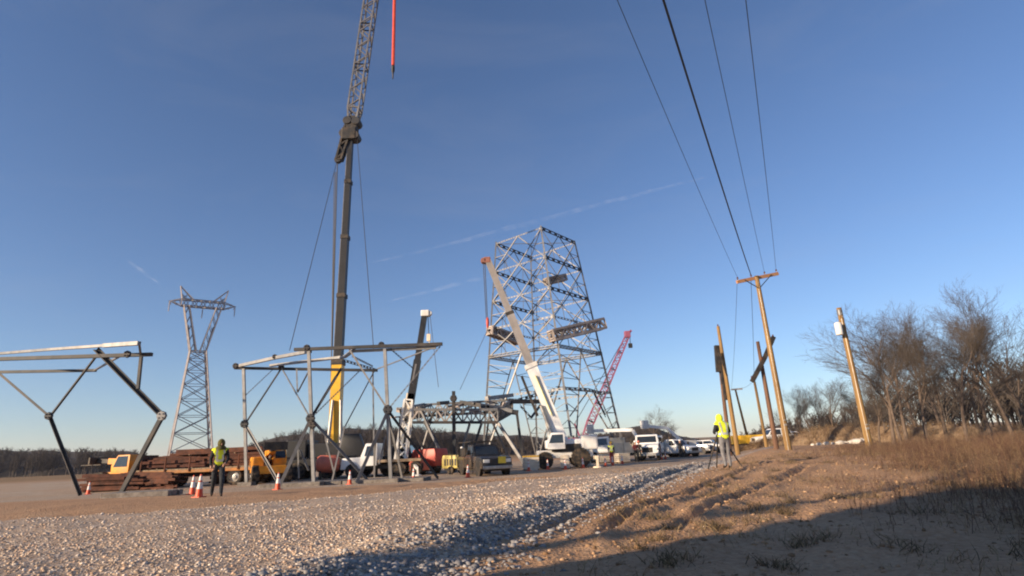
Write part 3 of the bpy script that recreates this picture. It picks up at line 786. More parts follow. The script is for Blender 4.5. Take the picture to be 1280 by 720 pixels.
def frame_left():
    fr = Frame('tower_section', 'steel tower section whose dark bent brace reaches past the loaded trailer', 'tower section', GY(100, 31))
    m = fr.m; N_, F_ = 30.0, 35.0; up = Vector((0, 0, .08))
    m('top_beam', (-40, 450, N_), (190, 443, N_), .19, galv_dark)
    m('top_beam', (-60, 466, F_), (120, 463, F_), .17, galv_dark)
    m('cross_beam', (-50, 446, F_), (60, 437, 31), .14, galv_mid); m('cross_beam', (60, 437, 31), (130, 432, 29.5), .14, galv_mid); m('cross_beam', (130, 432, 29.5), (174, 429, 28.5), .2, galv)
    m('cross_beam', (174, 429, 28.5), (176, 444, N_), .1, galv_mid); m('cross_beam', (118, 463, F_), (150, 445, N_), .1, galv_mid)
    m('hanger', (176.5, 446, N_), (172.5, 486, N_), .14, galv_dark)
    nd = (203, 520, N_)
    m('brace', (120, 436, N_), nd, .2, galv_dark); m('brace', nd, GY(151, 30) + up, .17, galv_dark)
    fr.plate(nd, .26, galv_mid); fr.plate((160, 443, N_), .2, galv_dark)
    for x, Y, y in ((-90, N_, 452), (-140, F_, 468)):
        g = GY(x - 6, Y); m('post', (x, y, Y), g + Vector((0, 0, .15)), .20, galv); fr.foot(g)
    m('brace', (62, 520, N_), (118, 447, N_), .12, galv_dark); m('brace', (62, 520, N_), GY(100, 30) + up, .12, galv_dark); m('sub_brace', (62, 520, N_), (-20, 450, N_), .1, galv_dark)
    fr.plate((62, 520, N_ - .1), .2, galv_dark)
frame_left()
def frame_C():
    fr = Frame('tower_section', 'low ring of laced steel girders on splayed legs beside the white crane', 'tower section', GY(580, 50))
    m = fr.m; a, c = 47.0, 53.0; up = Vector((0, 0, .08))
    def girder(p, q2, h, Y1, Y2, mt):
        (x0, y0), (x1, y1) = p, q2
        m('girder_chord', (x0, y0, Y1), (x1, y1, Y2), .19, mt); m('girder_chord', (x0, y0 + h, Y1), (x1, y1 + h, Y2), .22, galv_dark)
        n = 11
        for i in range(n):
            t0, t1 = i / n, (i + 1) / n; e0, e1 = (h, 0) if i % 2 else (0, h)
            l = lambda t, e: (x0 + (x1 - x0) * t, y0 + (y1 - y0) * t + e, Y1 + (Y2 - Y1) * t)
            m('lacing', l(t0, e0), l(t1, e1), .12, galv_pale if i % 3 else galv_dark); m('lacing', l(t0, e1), l(t1, e0), .09, galv_mid)
            m('lacing', l(t1, 0), l(t1, h), .1, galv)
    girder((502, 512), (622, 512), 16, a, a, galv_mid)
    girder((528, 506), (640, 500), 14, c, c, galv_mid)
    girder((500, 511), (530, 505), 15, a, c, galv)
    girder((618, 513), (641, 500), 15, a, c, galv)
    rj = random.Random(9)
    for k in range(26):
        x0 = rj.uniform(505, 632); y0 = 517 - (x0 - 505) * .05 + rj.uniform(-9, 8)
        m('stacked_angle', (x0, y0, rj.uniform(47.3, 52.5)), (x0 + rj.uniform(-22, 22), y0 + rj.uniform(-7, 6), rj.uniform(47.3, 52.5)), rj.uniform(.08, .2), rj.choice([galv_pale, galv_dark, galv_mid, galv]))
    m('cross_beam', (548, 504, 50), (560, 503, 52), .3, galv_dark); m('cross_beam', (576, 503, 50), (610, 508, 48), .34, galv_dark)
    m('cross_beam', (608, 498, 50), (640, 494, 54), .34, galv); m('cross_beam', (612, 506, 48), (644, 515, 48), .3, galv)
    m('outrigger_beam', (638, 502, 52), (690, 502, 54), .36, galv_dark); m('outrigger_beam', (640, 515, 48), (648, 516, 48), .4, galv_dark)
    m('brace', (650, 507, 52), (664, 522, 53), .2, galv_dark, 'dash'); m('brace', (664, 522, 53), (676, 506, 54), .15, galv_mid)
    m('post', (567, 489, a - .3), GY(568, a - .3), .26, galv_dark); fr.plate((567, 498, a - .4), .3, galv_dark)
    for p, gx, gY, w, mt in (((530, 526, a), 566, 46, .22, galv_dark), ((527, 514, a), 561, 45, .16, galv_mid), ((602, 529, a), 583, 47, .2, galv_dark), ((623, 529, a), 659, 46, .22, galv_mid),
                             ((646, 516, 48), 655, 48, .22, galv_dark), ((587, 530, a), 570, 46, .15, galv_mid), ((612, 516, c), 603, 54, .16, galv_mid), ((505, 527, a), 499, 47, .24, galv),
                             ((540, 520, c), 520, 54, .14, galv_mid), ((612, 520, c), 640, 55, .14, galv_mid), ((512, 527, a), 545, 47.5, .16, galv_dark)):
        m('leg', p, GY(gx, gY) + up, w, mt)
frame_C()

# the tall square tower
def big_tower():
    top = dict(L=Vector((-1.62, 60.57, 24)), N=Vector((3.4, 56.3, 24.0)), R=Vector((7.55, 61.3, 24)), F=Vector((2.5, 65.8, 24)))
    c0 = sum(top.values(), Vector()) / 4
    base = dict(L=GY(603, 60.5), R=GY(783, 61.5), N=GY(719, 54.6), F=GY(672, 68.6))
    fr = Frame('steel_tower', 'unfinished tall square lattice tower rising behind the white crane', 'tower', Vector((c0.x, c0.y, -.4)))
    m = fr.m
    def at_(k_, z): 
        t = (24 - z) / 24.4
        return top[k_].lerp(base[k_], t)
    lev = [24, 20.6, 17.1, 14.0, 10.9, 6.6]
    order = 'LNRF'
    for k_ in order:
        lw = [.15, .17, .19, .21]
        zs = [24.25, 17.1, 10.9, 3.5, -.4]
        for i in range(4):
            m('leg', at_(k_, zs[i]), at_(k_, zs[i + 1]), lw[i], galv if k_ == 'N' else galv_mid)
    for li, z in enumerate(lev):
        for i in range(4):
            a_, b_ = order[i], order[(i + 1) % 4]
            A, B = at_(a_, z), at_(b_, z)
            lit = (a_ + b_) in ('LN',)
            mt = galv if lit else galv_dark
            if li < 3: m('ring_beam', A, B, .36 if (a_ + b_) in ('FL', 'NR') else .14, galv_dark if (a_ + b_) in ('FL', 'NR') else galv_mid, 'dash')  # shaded faces get the dark steel, shade put into the colour
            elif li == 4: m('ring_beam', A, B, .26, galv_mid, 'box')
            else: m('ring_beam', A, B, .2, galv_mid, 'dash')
    for li in range(4):
        z0, z1 = lev[li], lev[li + 1]
        for i in range(4):
            a_, b_ = order[i], order[(i + 1) % 4]
            mid = (at_(a_, z0) + at_(b_, z0)) / 2
            mt = galv_dark if (a_ + b_) in ('FL', 'NR') else galv_mid  # braces on the shaded faces darkened by material
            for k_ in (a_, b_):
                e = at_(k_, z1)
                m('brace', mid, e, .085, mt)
                m('sub_brace', (mid + e) / 2, at_(k_, (z0 + z1) / 2), .06, galv_mid)
                low = (at_(a_, z1) + at_(b_, z1)) / 2
                m('sub_brace', at_(k_, z0), low, .07, galv_mid); m('sub_brace', (mid + e) / 2, (low + e) / 2, .05, galv_mid)
    # lower panels: splayed lattice legs
    z0 = lev[4]
    for i in range(4):
        a_, b_ = order[i], order[(i + 1) % 4]
        mid = (at_(a_, z0) + at_(b_, z0)) / 2
        mt = galv if (a_ + b_) == 'LN' else galv_mid  # sunward face gets the paler steel, light put into the colour
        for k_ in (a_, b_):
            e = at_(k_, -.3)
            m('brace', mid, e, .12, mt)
            n = 7
            for j in range(1, n):
                p = mid.lerp(e, j / n); q1 = at_(k_, z0 - (z0 + .3) * j / n); q2 = at_(k_, z0 - (z0 + .3) * (j - .5) / n)
                m('sub_brace', p, q1, .055, galv_mid); m('sub_brace', p, q2, .05, galv_mid)
    # plan bracing in two rings
    for z in (24, 17.1, 10.9):
        m('plan_brace', at_('L', z), at_('R', z), .06, galv_mid); m('plan_brace', at_('N', z), at_('F', z), .06, galv_mid)
    # crossarm root girders lashed to the tower
    def girder(nm, p, q2, Y1, Y2, w):
        mb = MB().lattice(P(*p, Y1), P(*q2, Y2), w, w, 9, .15, upv=(0, 0, 1)); mb.lattice(P(*p, Y1), P(*q2, Y2), w * .55, w * .9, 7, .12, upv=(0, 0, 1))
        return mb.build(nm, galv_pale, fr.t, world=True)
    girder('arm_root_girder', (689, 420), (753, 405), 55, 58, 1.0)
    girder('arm_root_girder', (612, 413), (648, 426), 60, 64, .8)
    girder('arm_root_girder', (682, 352), (706, 347), 57, 58.5, .55)
    for a_, b_ in (((695, 485), (735, 487)), ((735, 487), (752, 492)), ((648, 500), (693, 487)), ((693, 487), (683, 505))):
        m('knee_beam', (*a_, 56), (*b_, 60), .3, galv_dark, 'dash')
    m('knee_brace', (742, 490, 60), (757, 520, 61), .3, galv_dark, 'dash'); m('knee_brace', (735, 488, 60), (712, 520, 57), .12, galv_mid)
    m('knee_brace', (683, 500, 57), (700, 560, 57), .12, galv_mid)
big_tower()

# ------------------------------------------------------------------ finished transmission tower far left
def far_tower():
    D = 150.0
    base = GY(236, D)
    ztop = P(245, 385, D).z; zw = P(246, 440, D).z; zp = P(240, 362, D).z
    fr = Frame('transmission_tower', 'finished lattice transmission tower with horned crossarm and hanging insulators', 'tower', base)
    m = fr.m; ca = R(33)
    ax = Vector((math.cos(ca), math.sin(ca), 0)); ay = Vector((-math.sin(ca), math.cos(ca), 0))
    up = Vector((0, 0, 1)); ctr = base
    def q3(a, b_, z): return ctr + ax * a + ay * b_ + up * (z - ctr.z)
    sx = ((-1, -1), (1, -1), (1, 1), (-1, 1))
    hb, hw = 5.2, 1.9
    off = -1.1      # the crown sits slightly right of the footing in the picture
    def leg(k, z):
        t = (z - base.z) / (zw - base.z); h = hb + (hw - hb) * t
        return q3(sx[k][0] * h + off * t, sx[k][1] * h, z)
    n = 8
    zs = [base.z + (zw - base.z) * (1 - (1 - i / n) ** 1.25) for i in range(n + 1)]
    for k in range(4):
        m('leg', leg(k, base.z), leg(k, zw), .34, galv_far)
    for i in range(n):
        for k in range(4):
            m('brace', leg(k, zs[i]), leg((k + 1) % 4, zs[i + 1]), .16, galv_far)
            m('brace', leg((k + 1) % 4, zs[i]), leg(k, zs[i + 1]), .16, galv_far)
            if i: m('brace', leg(k, zs[i]), leg((k + 1) % 4, zs[i]), .13, galv_far)
    # the two flaring arms of the window
    for s in (-1, 1):
        for b_ in (-1, 1):
            for inn in (0, 1):
                m('window_arm', q3(off + s * (hw if not inn else hw * .25), b_ * hw, zw), q3(off + s * (4.6 if not inn else 3.3), b_ * 1.0, ztop), .26, galv_far)
            m('brace', q3(off + s * hw, b_ * hw, zw), q3(off + s * 3.0, b_ * 1.3, zw + (ztop - zw) * .55), .16, galv_far)
        for j in range(5):
            t0, t1 = j / 5, (j + 1) / 5
            l = lambda t, inn, b_: q3(off + s * ((hw if not inn else hw * .25) * (1 - t) + (4.6 if not inn else 3.3) * t), b_ * (hw * (1 - t) + t), zw + (ztop - zw) * t)
            for b_ in (-1, 1):
                m('brace', l(t0, 0, b_), l(t1, 1, b_), .13, galv_far)
            m('brace', l(t0, 0, -1), l(t1, 0, 1), .13, galv_far)
    m('waist_beam', q3(off - hw, 0, zw), q3(off + hw, 0, zw), .5, galv_far, 'box')
    # crossarm truss and horns
    mb = MB().lattice(q3(off - 5.2, 0, ztop + .8), q3(off + 5.2, 0, ztop + .8), 1.8, 1.8, 10, .17, upv=(0, 0, 1)); mb.build('crossarm', galv_far, fr.t, world=True)
    for s in (-1, 1):
        tip = q3(off + s * 8.0, 0, ztop + .9)
        mb = MB()
        for b_ in (-.9, .9):
            for dz in (-.1, 1.7): mb.bar(q3(off + s * 5.2, b_, ztop + dz), tip, .2)
            for j in range(3): mb.bar(q3(off + s * (5.2 + j * 1.2), b_ * (1 - j * .28), ztop), q3(off + s * (5.8 + j * 1.2), b_ * (1 - j * .3), ztop + 1.6 - j * .3), .12)
        mb.build('crossarm_tip', galv_far, fr.t, world=True)
        pk = q3(off + s * 5.9, 0, zp)
        mb = MB()
        for b_ in (-.9, .9):
            for e in (2.4, 5.2): mb.bar(q3(off + s * e, b_, ztop + 1.7), pk, .22)
            mb.bar(q3(off + s * 3.8, b_, ztop + 1.7), q3(off + s * 5.5, b_ * .5, ztop + 3.2), .15)
            mb.bar(q3(off + s * 4.0, b_ * .7, ztop + 3), q3(off + s * 5.3, b_ * .7, ztop + 1.8), .13)
        mb.build('earth_wire_horn', galv_far, fr.t, world=True)
        for pt in (tip,):
            mb = MB(); mb.tube([pt, pt - up * 2.9], .1, 6)
            for j in range(8): mb.lathe([(.06, 0), (.2, .06), (.06, .12)], 'z', pt - up * (.5 + .28 * j), 8)
            mb.build('insulator_string', galv_far, fr.t, world=True)
    pt = q3(off, 0, ztop); mb = MB(); mb.tube([pt, pt - up * 3.2], .1, 6)
    for j in range(9): mb.lathe([(.06, 0), (.2, .06), (.06, .12)], 'z', pt - up * (.5 + .28 * j), 8)
    mb.build('insulator_string', galv_far, fr.t, world=True)
far_tower()

# ------------------------------------------------------------------ wheels and vehicles (x forward, y left, z up)
_wheel_cache = {}
def wheel(parent, x, y, r, w, side=1):
    key = (round(r, 3), round(w, 3))
    if key not in _wheel_cache:
        t = MB(); t.lathe([(r * .62, -w / 2), (r * .93, -w / 2), (r, -w * .34), (r, w * .34), (r * .93, w / 2), (r * .62, w / 2), (r * .58, w * .3), (r * .58, -w * .3)], 'y', n=20)
        for k in range(20):
            a = 2 * math.pi * k / 20; t.bar((r * 1.0 * math.cos(a), -w * .42, r * math.sin(a)), (r * math.cos(a + .1), w * .42, r * math.sin(a + .1)), r * .09, r * .05)
        rm = MB(); rm.lathe([(r * .2, -w * .44), (r * .22, -w * .30), (r * .5, -w * .22), (r * .61, -w * .46), (r * .61, w * .46), (r * .5, w * .22), (r * .22, w * .30), (r * .2, w * .44)], 'y', n=16)
        _wheel_cache[key] = (t.mesh('wheel', rubber, True), rm.mesh('rim', rim_m, True))
    o = bpy.data.objects.new('wheel', _wheel_cache[key][0]); COL.objects.link(o); o.parent = parent; o.location = (x, y, r)
    o2 = bpy.data.objects.new('rim', _wheel_cache[key][1]); COL.objects.link(o2); o2.parent = o
    return o
def bevelled(o, w=0.04, seg=2):
    bm = bmesh.new(); bm.from_mesh(o.data)
    es = [e for e in bm.edges if len(e.link_faces) == 2 and e.calc_face_angle(0) > .45]
    bmesh.ops.bevel(bm, geom=es, offset=w, segments=seg, affect='EDGES', profile=.6, clamp_overlap=True)
    bm.to_mesh(o.data); bm.free()
    o.data.polygons.foreach_set('use_smooth', [True] * len(o.data.polygons)); o.data.set_sharp_from_angle(angle=R(40))
    return o
def pickup(label, loc, rz, paint, cat='truck', name='pickup_truck', H=1.9, W=1.95, Ln=5.6, bed=True, extras=None, group=None, suv=False):
    t = thing(name, label, cat, loc, rz, group)
    h = W / 2; g = .42; hood = 1.12; belt = 1.2
    if suv or not bed:
        prof = [(-Ln / 2, g), (Ln / 2 - .1, g), (Ln / 2, .6), (Ln / 2 - .05, hood - .12), (Ln / 2 - .3, hood), (.75, belt), (-Ln / 2 + .02, belt), (-Ln / 2, .8)]
        cabp = [(.85, belt - .03), (.15, H, 1), (-Ln / 2 + .55, H, 1), (-Ln / 2 + .1, belt - .03)]
        cx0, cx1 = -Ln / 2 + .55, .15
    else:
        prof = [(-Ln / 2, .55), (-Ln / 2 + .1, g + .05), (Ln / 2 - .1, g), (Ln / 2, .6), (Ln / 2 - .05, hood - .1), (Ln / 2 - .3, hood), (1.0, belt), (-Ln / 2, belt)]
        cabp = [(1.05, belt - .03), (.4, H, 1), (-.75, H, 1), (-.95, belt - .03)]
        cx0, cx1 = -.75, .4
    bo = bevelled(MB().prism(prof, -h, h).build('body', paint, t), .06)
    ca = bevelled(MB().prism(cabp, -h + .06, h - .06, .14).build('cab', paint, t), .05)
    z0, z1 = belt + .08, H - .12; ins = .14
    yy = lambda z: -h + .06 + ins * (z - belt) / (H - belt) - .012
    fx = lambda z: cabp[0][0] + (cabp[1][0] - cabp[0][0]) * (z - belt + .03) / (H - belt + .03) + .012
    bx = lambda z: cabp[3][0] + (cabp[2][0] - cabp[3][0]) * (z - belt + .03) / (H - belt + .03) - .012
    def quad(nm, pts): MB().add(pts, [(0, 1, 2, 3)]).build(nm, glass_m, t)
    wy0, wy1 = h - .22, h - .28
    quad('windscreen', [(fx(z0), -wy0, z0), (fx(z0), wy0, z0), (fx(z1), wy1, z1), (fx(z1), -wy1, z1)])
    quad('rear_window', [(bx(z0), wy0, z0), (bx(z0), -wy0, z0), (bx(z1), -wy1, z1), (bx(z1), wy1, z1)])
    mid = (cx0 + cx1) / 2
    for s in (1, -1):
        for a, c_ in ((bx(z0) + .22, mid - .05), (mid + .05, fx(z0) - .2)):
            k = .12 if a < mid - .1 else 0; k2 = .4 if c_ > mid + .1 else 0
            quad('side_window', [(a, s * yy(z0), z0), (c_, s * yy(z0), z0), (c_ - k2, s * yy(z1), z1), (a + k, s * yy(z1), z1)])
        for wx in (Ln / 2 - .95, -Ln / 2 + 1.1): wheel(t, wx, s * (h - .13), .42, .27)
        MB().bbox((Ln / 2 - .06, s * (h - .28) - .2, .78), (Ln / 2 + .015, s * (h - .28) + .2, .98), .02).build('headlight', lamp_m, t)
        MB().bbox((-Ln / 2 - .02, s * (h - .14) - .09, .8), (-Ln / 2 + .05, s * (h - .14) + .09, 1.15), .015).build('tail_light', red_p, t)
        mb = MB(); mb.bar((fx(z0) - .25, s * (h - .08), z0 + .05), (fx(z0) - .22, s * (h + .14), z0 + .12), .05); mb.bbox((fx(z0) - .28, s * (h + .2) - .11, z0 + .02), (fx(z0) - .16, s * (h + .2) + .11, z0 + .3), .03)
        mb.build('wing_mirror', dark_m, t)
        for wx in (Ln / 2 - .95, -Ln / 2 + 1.1):
            mb = MB(); mb.lathe([(.5, -.02), (.53, -.01), (.53, .02)], 'y', (wx, s * (h - .005), .44), 20); mb.build('wheel_arch', dark_m, t)
    MB().bbox((Ln / 2 - .03, -h + .5, .62), (Ln / 2 + .02, h - .5, .98), .02).build('grille', dark_m, t)
    MB().bbox((Ln / 2 - .05, -h + .03, .40), (Ln / 2 + .12, h - .03, .60), .04).build('bumper', rim_m, t)
    MB().bbox((-Ln / 2 - .12, -h + .05, .45), (-Ln / 2 + .05, h - .05, .62), .04).build('bumper', rim_m, t)
    MB().box((-Ln / 2 + .3, -h + .3, .28), (Ln / 2 - .3, h - .3, .45)).build('chassis', dark_m, t)
    if bed and not suv:
        MB().bbox((-Ln / 2 + .08, -h + .1, belt - .1), (-1.05, h - .1, belt + .02), .02).build('bed_liner', dark_m, t)
    if extras: extras(t)
    return t
def service_truck(label, loc, rz, paint, body_paint, Ln=7.0, boom=None, group=None):
    """utility truck: cab, hood, service bins and a small boom on the deck"""
    t = thing('utility_truck', label, 'truck', loc, rz, group); h = 1.15
    f = Ln / 2
    bevelled(MB().prism([(f - 2.6, .55), (f - .1, .55), (f, .7), (f - .05, 1.35), (f - .25, 1.45), (f - 1.1, 1.55), (f - 2.6, 1.55)], -h + .1, h - .1).build('hood', paint, t), .06)
    bevelled(MB().prism([(f - 2.65, 1.0), (f - 1.05, 1.0), (f - 1.05, 1.55), (f - 1.45, 2.35, 1), (f - 2.6, 2.4, 1)], -h + .05, h - .05, .1).build('cab', paint, t), .05)
    q_ = lambda nm, pts: MB().add(pts, [(0, 1, 2, 3)]).build(nm, glass_m, t)
    q_('windscreen', [(f - 1.09, -h + .25, 1.65), (f - 1.09, h - .25, 1.65), (f - 1.37, h - .3, 2.22), (f - 1.37, -h + .3, 2.22)])
    for s in (1, -1):
        q_('side_window', [(f - 2.4, s * (h - .035), 1.6), (f - 1.25, s * (h - .035), 1.6), (f - 1.5, s * (h + .0 - .115), 2.2), (f - 2.4, s * (h - .115), 2.2)])
        MB().bbox((f - .08, s * .78 - .17, .95), (f + .015, s * .78 + .17, 1.15), .02).build('headlight', lamp_m, t)
        for i in range(4):
            x0 = -f + .1 + i * (Ln - 3.0) / 4; x1 = x0 + (Ln - 3.0) / 4 - .04
            MB().bbox((x0, s * (h - .25) - .25, .75 if i not in (1,) else 1.2), (x1, s * (h - .25) + .25, 1.75), .03).build('tool_bin', body_paint, t)
        wheel(t, f - 1.0, s * (h - .2), .5, .3); wheel(t, -f + 1.5, s * (h - .25), .5, .45)
        mb = MB(); mb.bar((f - 1.2, s * h, 1.7), (f - 1.15, s * (h + .25), 1.75), .05); mb.bbox((f - 1.25, s * (h + .3) - .1, 1.6), (f - 1.13, s * (h + .3) + .1, 2.0), .03); mb.build('wing_mirror', dark_m, t)
    MB().bbox((f - .02, -.5, .75), (f + .02, .5, 1.2), .01).build('grille', dark_m, t)
    MB().bbox((f - .05, -h + .05, .45), (f + .15, h - .05, .7), .04).build('bumper', rim_m, t)
    MB().box((-f, -.5, .55), (f - .3, .5, .8)).build('chassis', dark_m, t)
    MB().bbox((-f + .05, -h + .52, 1.0), (f - 2.75, h - .52, 1.2), .02).build('deck', body_paint, t)
    if boom:
        mb = MB(); mb.lathe([(.42, 1.2), (.42, 1.5), (.3, 1.6), (.28, 2.1)], 'z', (-f + 1.6, 0, 0), 14); mb.build('boom_turret', body_paint, t, smooth=True)
        pts = [Vector((-f + 1.6, 0, 2.0))] + [Vector(b_) for b_ in boom]
        for a, c_ in zip(pts, pts[1:]): MB().bar(a, c_, .26, .3).build('boom_arm', paint, t)
        e = pts[-1]
        mb = MB(); mb.bbox((e.x - .35, e.y - .35, e.z - .3), (e.x + .35, e.y + .35, e.z + .6), .05); mb.build('bucket', white_p, t)
    return t

# ------------------------------------------------------------------ the tall crane
def truck_crane_carrier(t, paint, Ln=11, h=1.3, axles=4, cabpaint=None):
    f = Ln / 2
    MB().bbox((-f, -h + .15, .95), (f - 1.6, h - .15, 1.45), .05).build('carrier_deck', paint, t)
    MB().box((-f + .2, -.55, .6), (f - .4, .55, .94)).build('chassis', dark_m, t)
    bevelled(MB().prism([(f - 1.6, .6), (f, .6), (f, 1.4), (f - .25, 2.3, 1), (f - 1.55, 2.3, 1)], -h + .1, h - .1, .08).build('driver_cab', cabpaint or paint, t), .06)
    MB().add([(f - .005, -h + .3, 1.45), (f - .005, h - .3, 1.45), (f - .19, h - .36, 2.15), (f - .19, -h + .36, 2.15)], [(0, 1, 2, 3)]).build('windscreen', glass_m, t)
    for i in range(axles):
        x = -f + 1.4 + i * (Ln - 3.2) / (axles - 1)
        for s in (1, -1): wheel(t, x, s * (h - .22), .62, .42)
    for x in (-f + .4, f - 2.4):
        for s in (1, -1):
            mb = MB(); mb.bbox((x - .15, s * 1.1 - .5, .62), (x + .15, s * 1.1 + 1.3 * s + .0, .9), .03) if s > 0 else mb.bbox((x - .15, -2.4, .62), (x + .15, -.6, .9), .03)
            mb.tube([(x, s * 2.3, .9), (x, s * 2.3, .12)], .1, 8); mb.lathe([(.38, 0), (.38, .08), (.12, .14)], 'z', (x, s * 2.3, 0), 12)
            mb.build('outrigger', dark_m, t)
def crane_tall():
    Y = 46.0
    base = GY(418, Y)
    t = thing('mobile_crane', 'tall telescopic crane with yellow base boom and lattice jib', 'crane', base)
    ct = thing('tmp', 'x', 'x', (0, 0, 0)); bpy.data.objects.remove(ct)
    truck_crane_carrier(t, dark_boom, 12.5, 1.35, 5)
    W = lambda mb, nm, mt, sm=False: mb.build(nm, mt, t, world=True, smooth=sm)
    b0 = P(417.5, 562, Y); b1 = P(423, 452, Y); b2 = P(439, 166, Y)
    MB().bbox((-1.8, -1.2, 1.5), (1.3, 1.2, 2.6), .08).build('turntable_house', dark_boom, t)
    bevelled(MB().prism([(1.0, 1.6), (2.6, 1.6), (2.7, 2.2), (2.3, 3.2, 1), (1.0, 3.2, 1)], -1.9, -1.22, .05).build('operator_cab', dark_boom, t), .05)
    MB().bbox((-3.4, -1.4, 1.6), (-1.85, 1.4, 2.9), .08).build('counterweight', dark_boom, t)
    # boom sections narrowing upwards
    W(MB().bar(b0, b1, .80, .9, (0, 1, 0)), 'boom_section', yellow_p)
    cuts = [(b1, .80, .0), (None, .72, .30), (None, .62, .55), (None, .54, .78)]
    fr_ = [0, .27, .52, .77, 1.0]; ws = [.62, .56, .49, .43]
    for i in range(4):
        a, c_ = b1.lerp(b2, fr_[i]), b1.lerp(b2, fr_[i + 1])
        W(MB().bar(a, c_, ws[i], ws[i] * 1.1, (0, 1, 0)), 'boom_section', dark_boom)
        W(MB().bar(c_ - (c_ - a).normalized() * .35, c_, ws[i] + .12, ws[i] * 1.1 + .12, (0, 1, 0)), 'boom_collar', dark_m)
        # paler strip on the left edge of each section, sunlight put into the colour
        d = (c_ - a).normalized(); lx = Vector((-1, 0, 0)); off = lx * (ws[i] / 2 + .035)
        W(MB().bar(a + off, c_ + off, .07, ws[i] * .9, (0, 1, 0)), 'boom_lit_strip', galv_mid)
    W(MB().bar(b1 - (b1 - b0).normalized() * .3, b1 + (b1 - b0).normalized() * .1, .92, 1.0, (0, 1, 0)), 'boom_collar', dark_m)
    for s in (-1, 1):
        W(MB().tube([P(417 + s * 9, 575, Y - .9), P(421 + s * 5, 500, Y - .6)], [.16, .11], 10), 'lift_cylinder', rim_m, True)
    # boom head with sheaves
    hd = MB(); e = b2; hd.bbox((e.x - .75, e.y - .55, e.z - .9), (e.x + .55, e.y + .55, e.z + .3), .08)
    hd.bbox((e.x - .4, e.y - .4, e.z + .2), (e.x + .6, e.y + .4, e.z + 1.6), .06); W(hd, 'boom_head', dark_m)
    for dx, dz in ((-.6, -.2), (.45, -.5), (-.3, 1.1), (.5, 1.0)):
        W(MB().lathe([(.38, -.5), (.42, -.46), (.42, .46), (.38, .5)], 'y', (e.x + dx, e.y, e.z + dz), 14), 'sheave', galv_dark, True)
    # folded mast on the left of the head
    W(MB().lattice(P(437, 160, Y), P(424, 200, Y), .7, .45, 5, .12), 'folded_mast', dark_m)
    W(MB().bar(P(434, 165, Y), P(423.5, 196, Y), .4, .3), 'mast_strut', dark_boom)
    W(MB().lathe([(.3, -.2), (.34, 0), (.3, .2)], 'y', P(422.5, 200, Y), 12), 'sheave', galv_dark, True)
    # lattice jib, running on above the frame
    j0 = P(440.5, 158, Y); j1 = P(486, -150, Y - 1)
    jw = j0.lerp(j1, .06)
    W(MB().lattice(j0, jw, .6, 1.05, 2, .10, upv=(0, 1, 0)), 'jib_foot', galv_mid)
    nj = 6
    for i in range(nj):
        a, c_ = jw.lerp(j1, i / nj), jw.lerp(j1, (i + 1) / nj)
        W(MB().lattice(a, c_, 1.05, 1.05, 5, .085, upv=(0, 1, 0)), 'jib_section', galv_mid)
    W(MB().lathe([(.5, -.15), (.55, 0), (.5, .15)], 'y', (j1.x + .4, j1.y, j1.z), 14), 'jib_sheave', galv_dark, True)
    # load lines
    def rope(nm, a, b_, r, mt=rope_m):
        return W(MB().tube([a, b_], r, 6), nm, mt)
    rope('load_line', P(421.8, 200, Y), P(415.2, 436, Y), .05); rope('load_line', P(419.6, 215, Y - .2), P(413.8, 470, Y - .2), .045)
    rope('load_line', P(417.8, 215, Y + .2), P(412.5, 540, Y + .2), .03)
    rope('guy_line', P(421, 202, Y), P(362, 438, Y - 10), .026); rope('guy_line', P(446, 168, Y), P(467, 436, Y - 10), .026)
    rope('jib_line', P(441, 150, Y), P(461, -10, Y - .6), .03)
    top = Vector((P(491.5, 40, Y - 1).x, Y - 1, j1.z)); e = P(491.2, 92, Y - 1); x0 = e.x
    W(MB().tube([(x0, Y - 1, j1.z), (x0, Y - 1, e.z + .9)], .15, 8), 'hoist_rope', rope_red)
    mb = MB(); mb.lathe([(.06, .9), (.16, .8), (.16, .25), (.08, .1), (.05, -.6)], 'z', (x0, Y - 1, e.z), 10); W(mb, 'hook_ball', dark_m, True)
    W(MB().bar((j1.x, Y - 1, j1.z), (x0 + .3, Y - 1, j1.z + .1), .3), 'jib_head', galv_dark)
crane_tall()

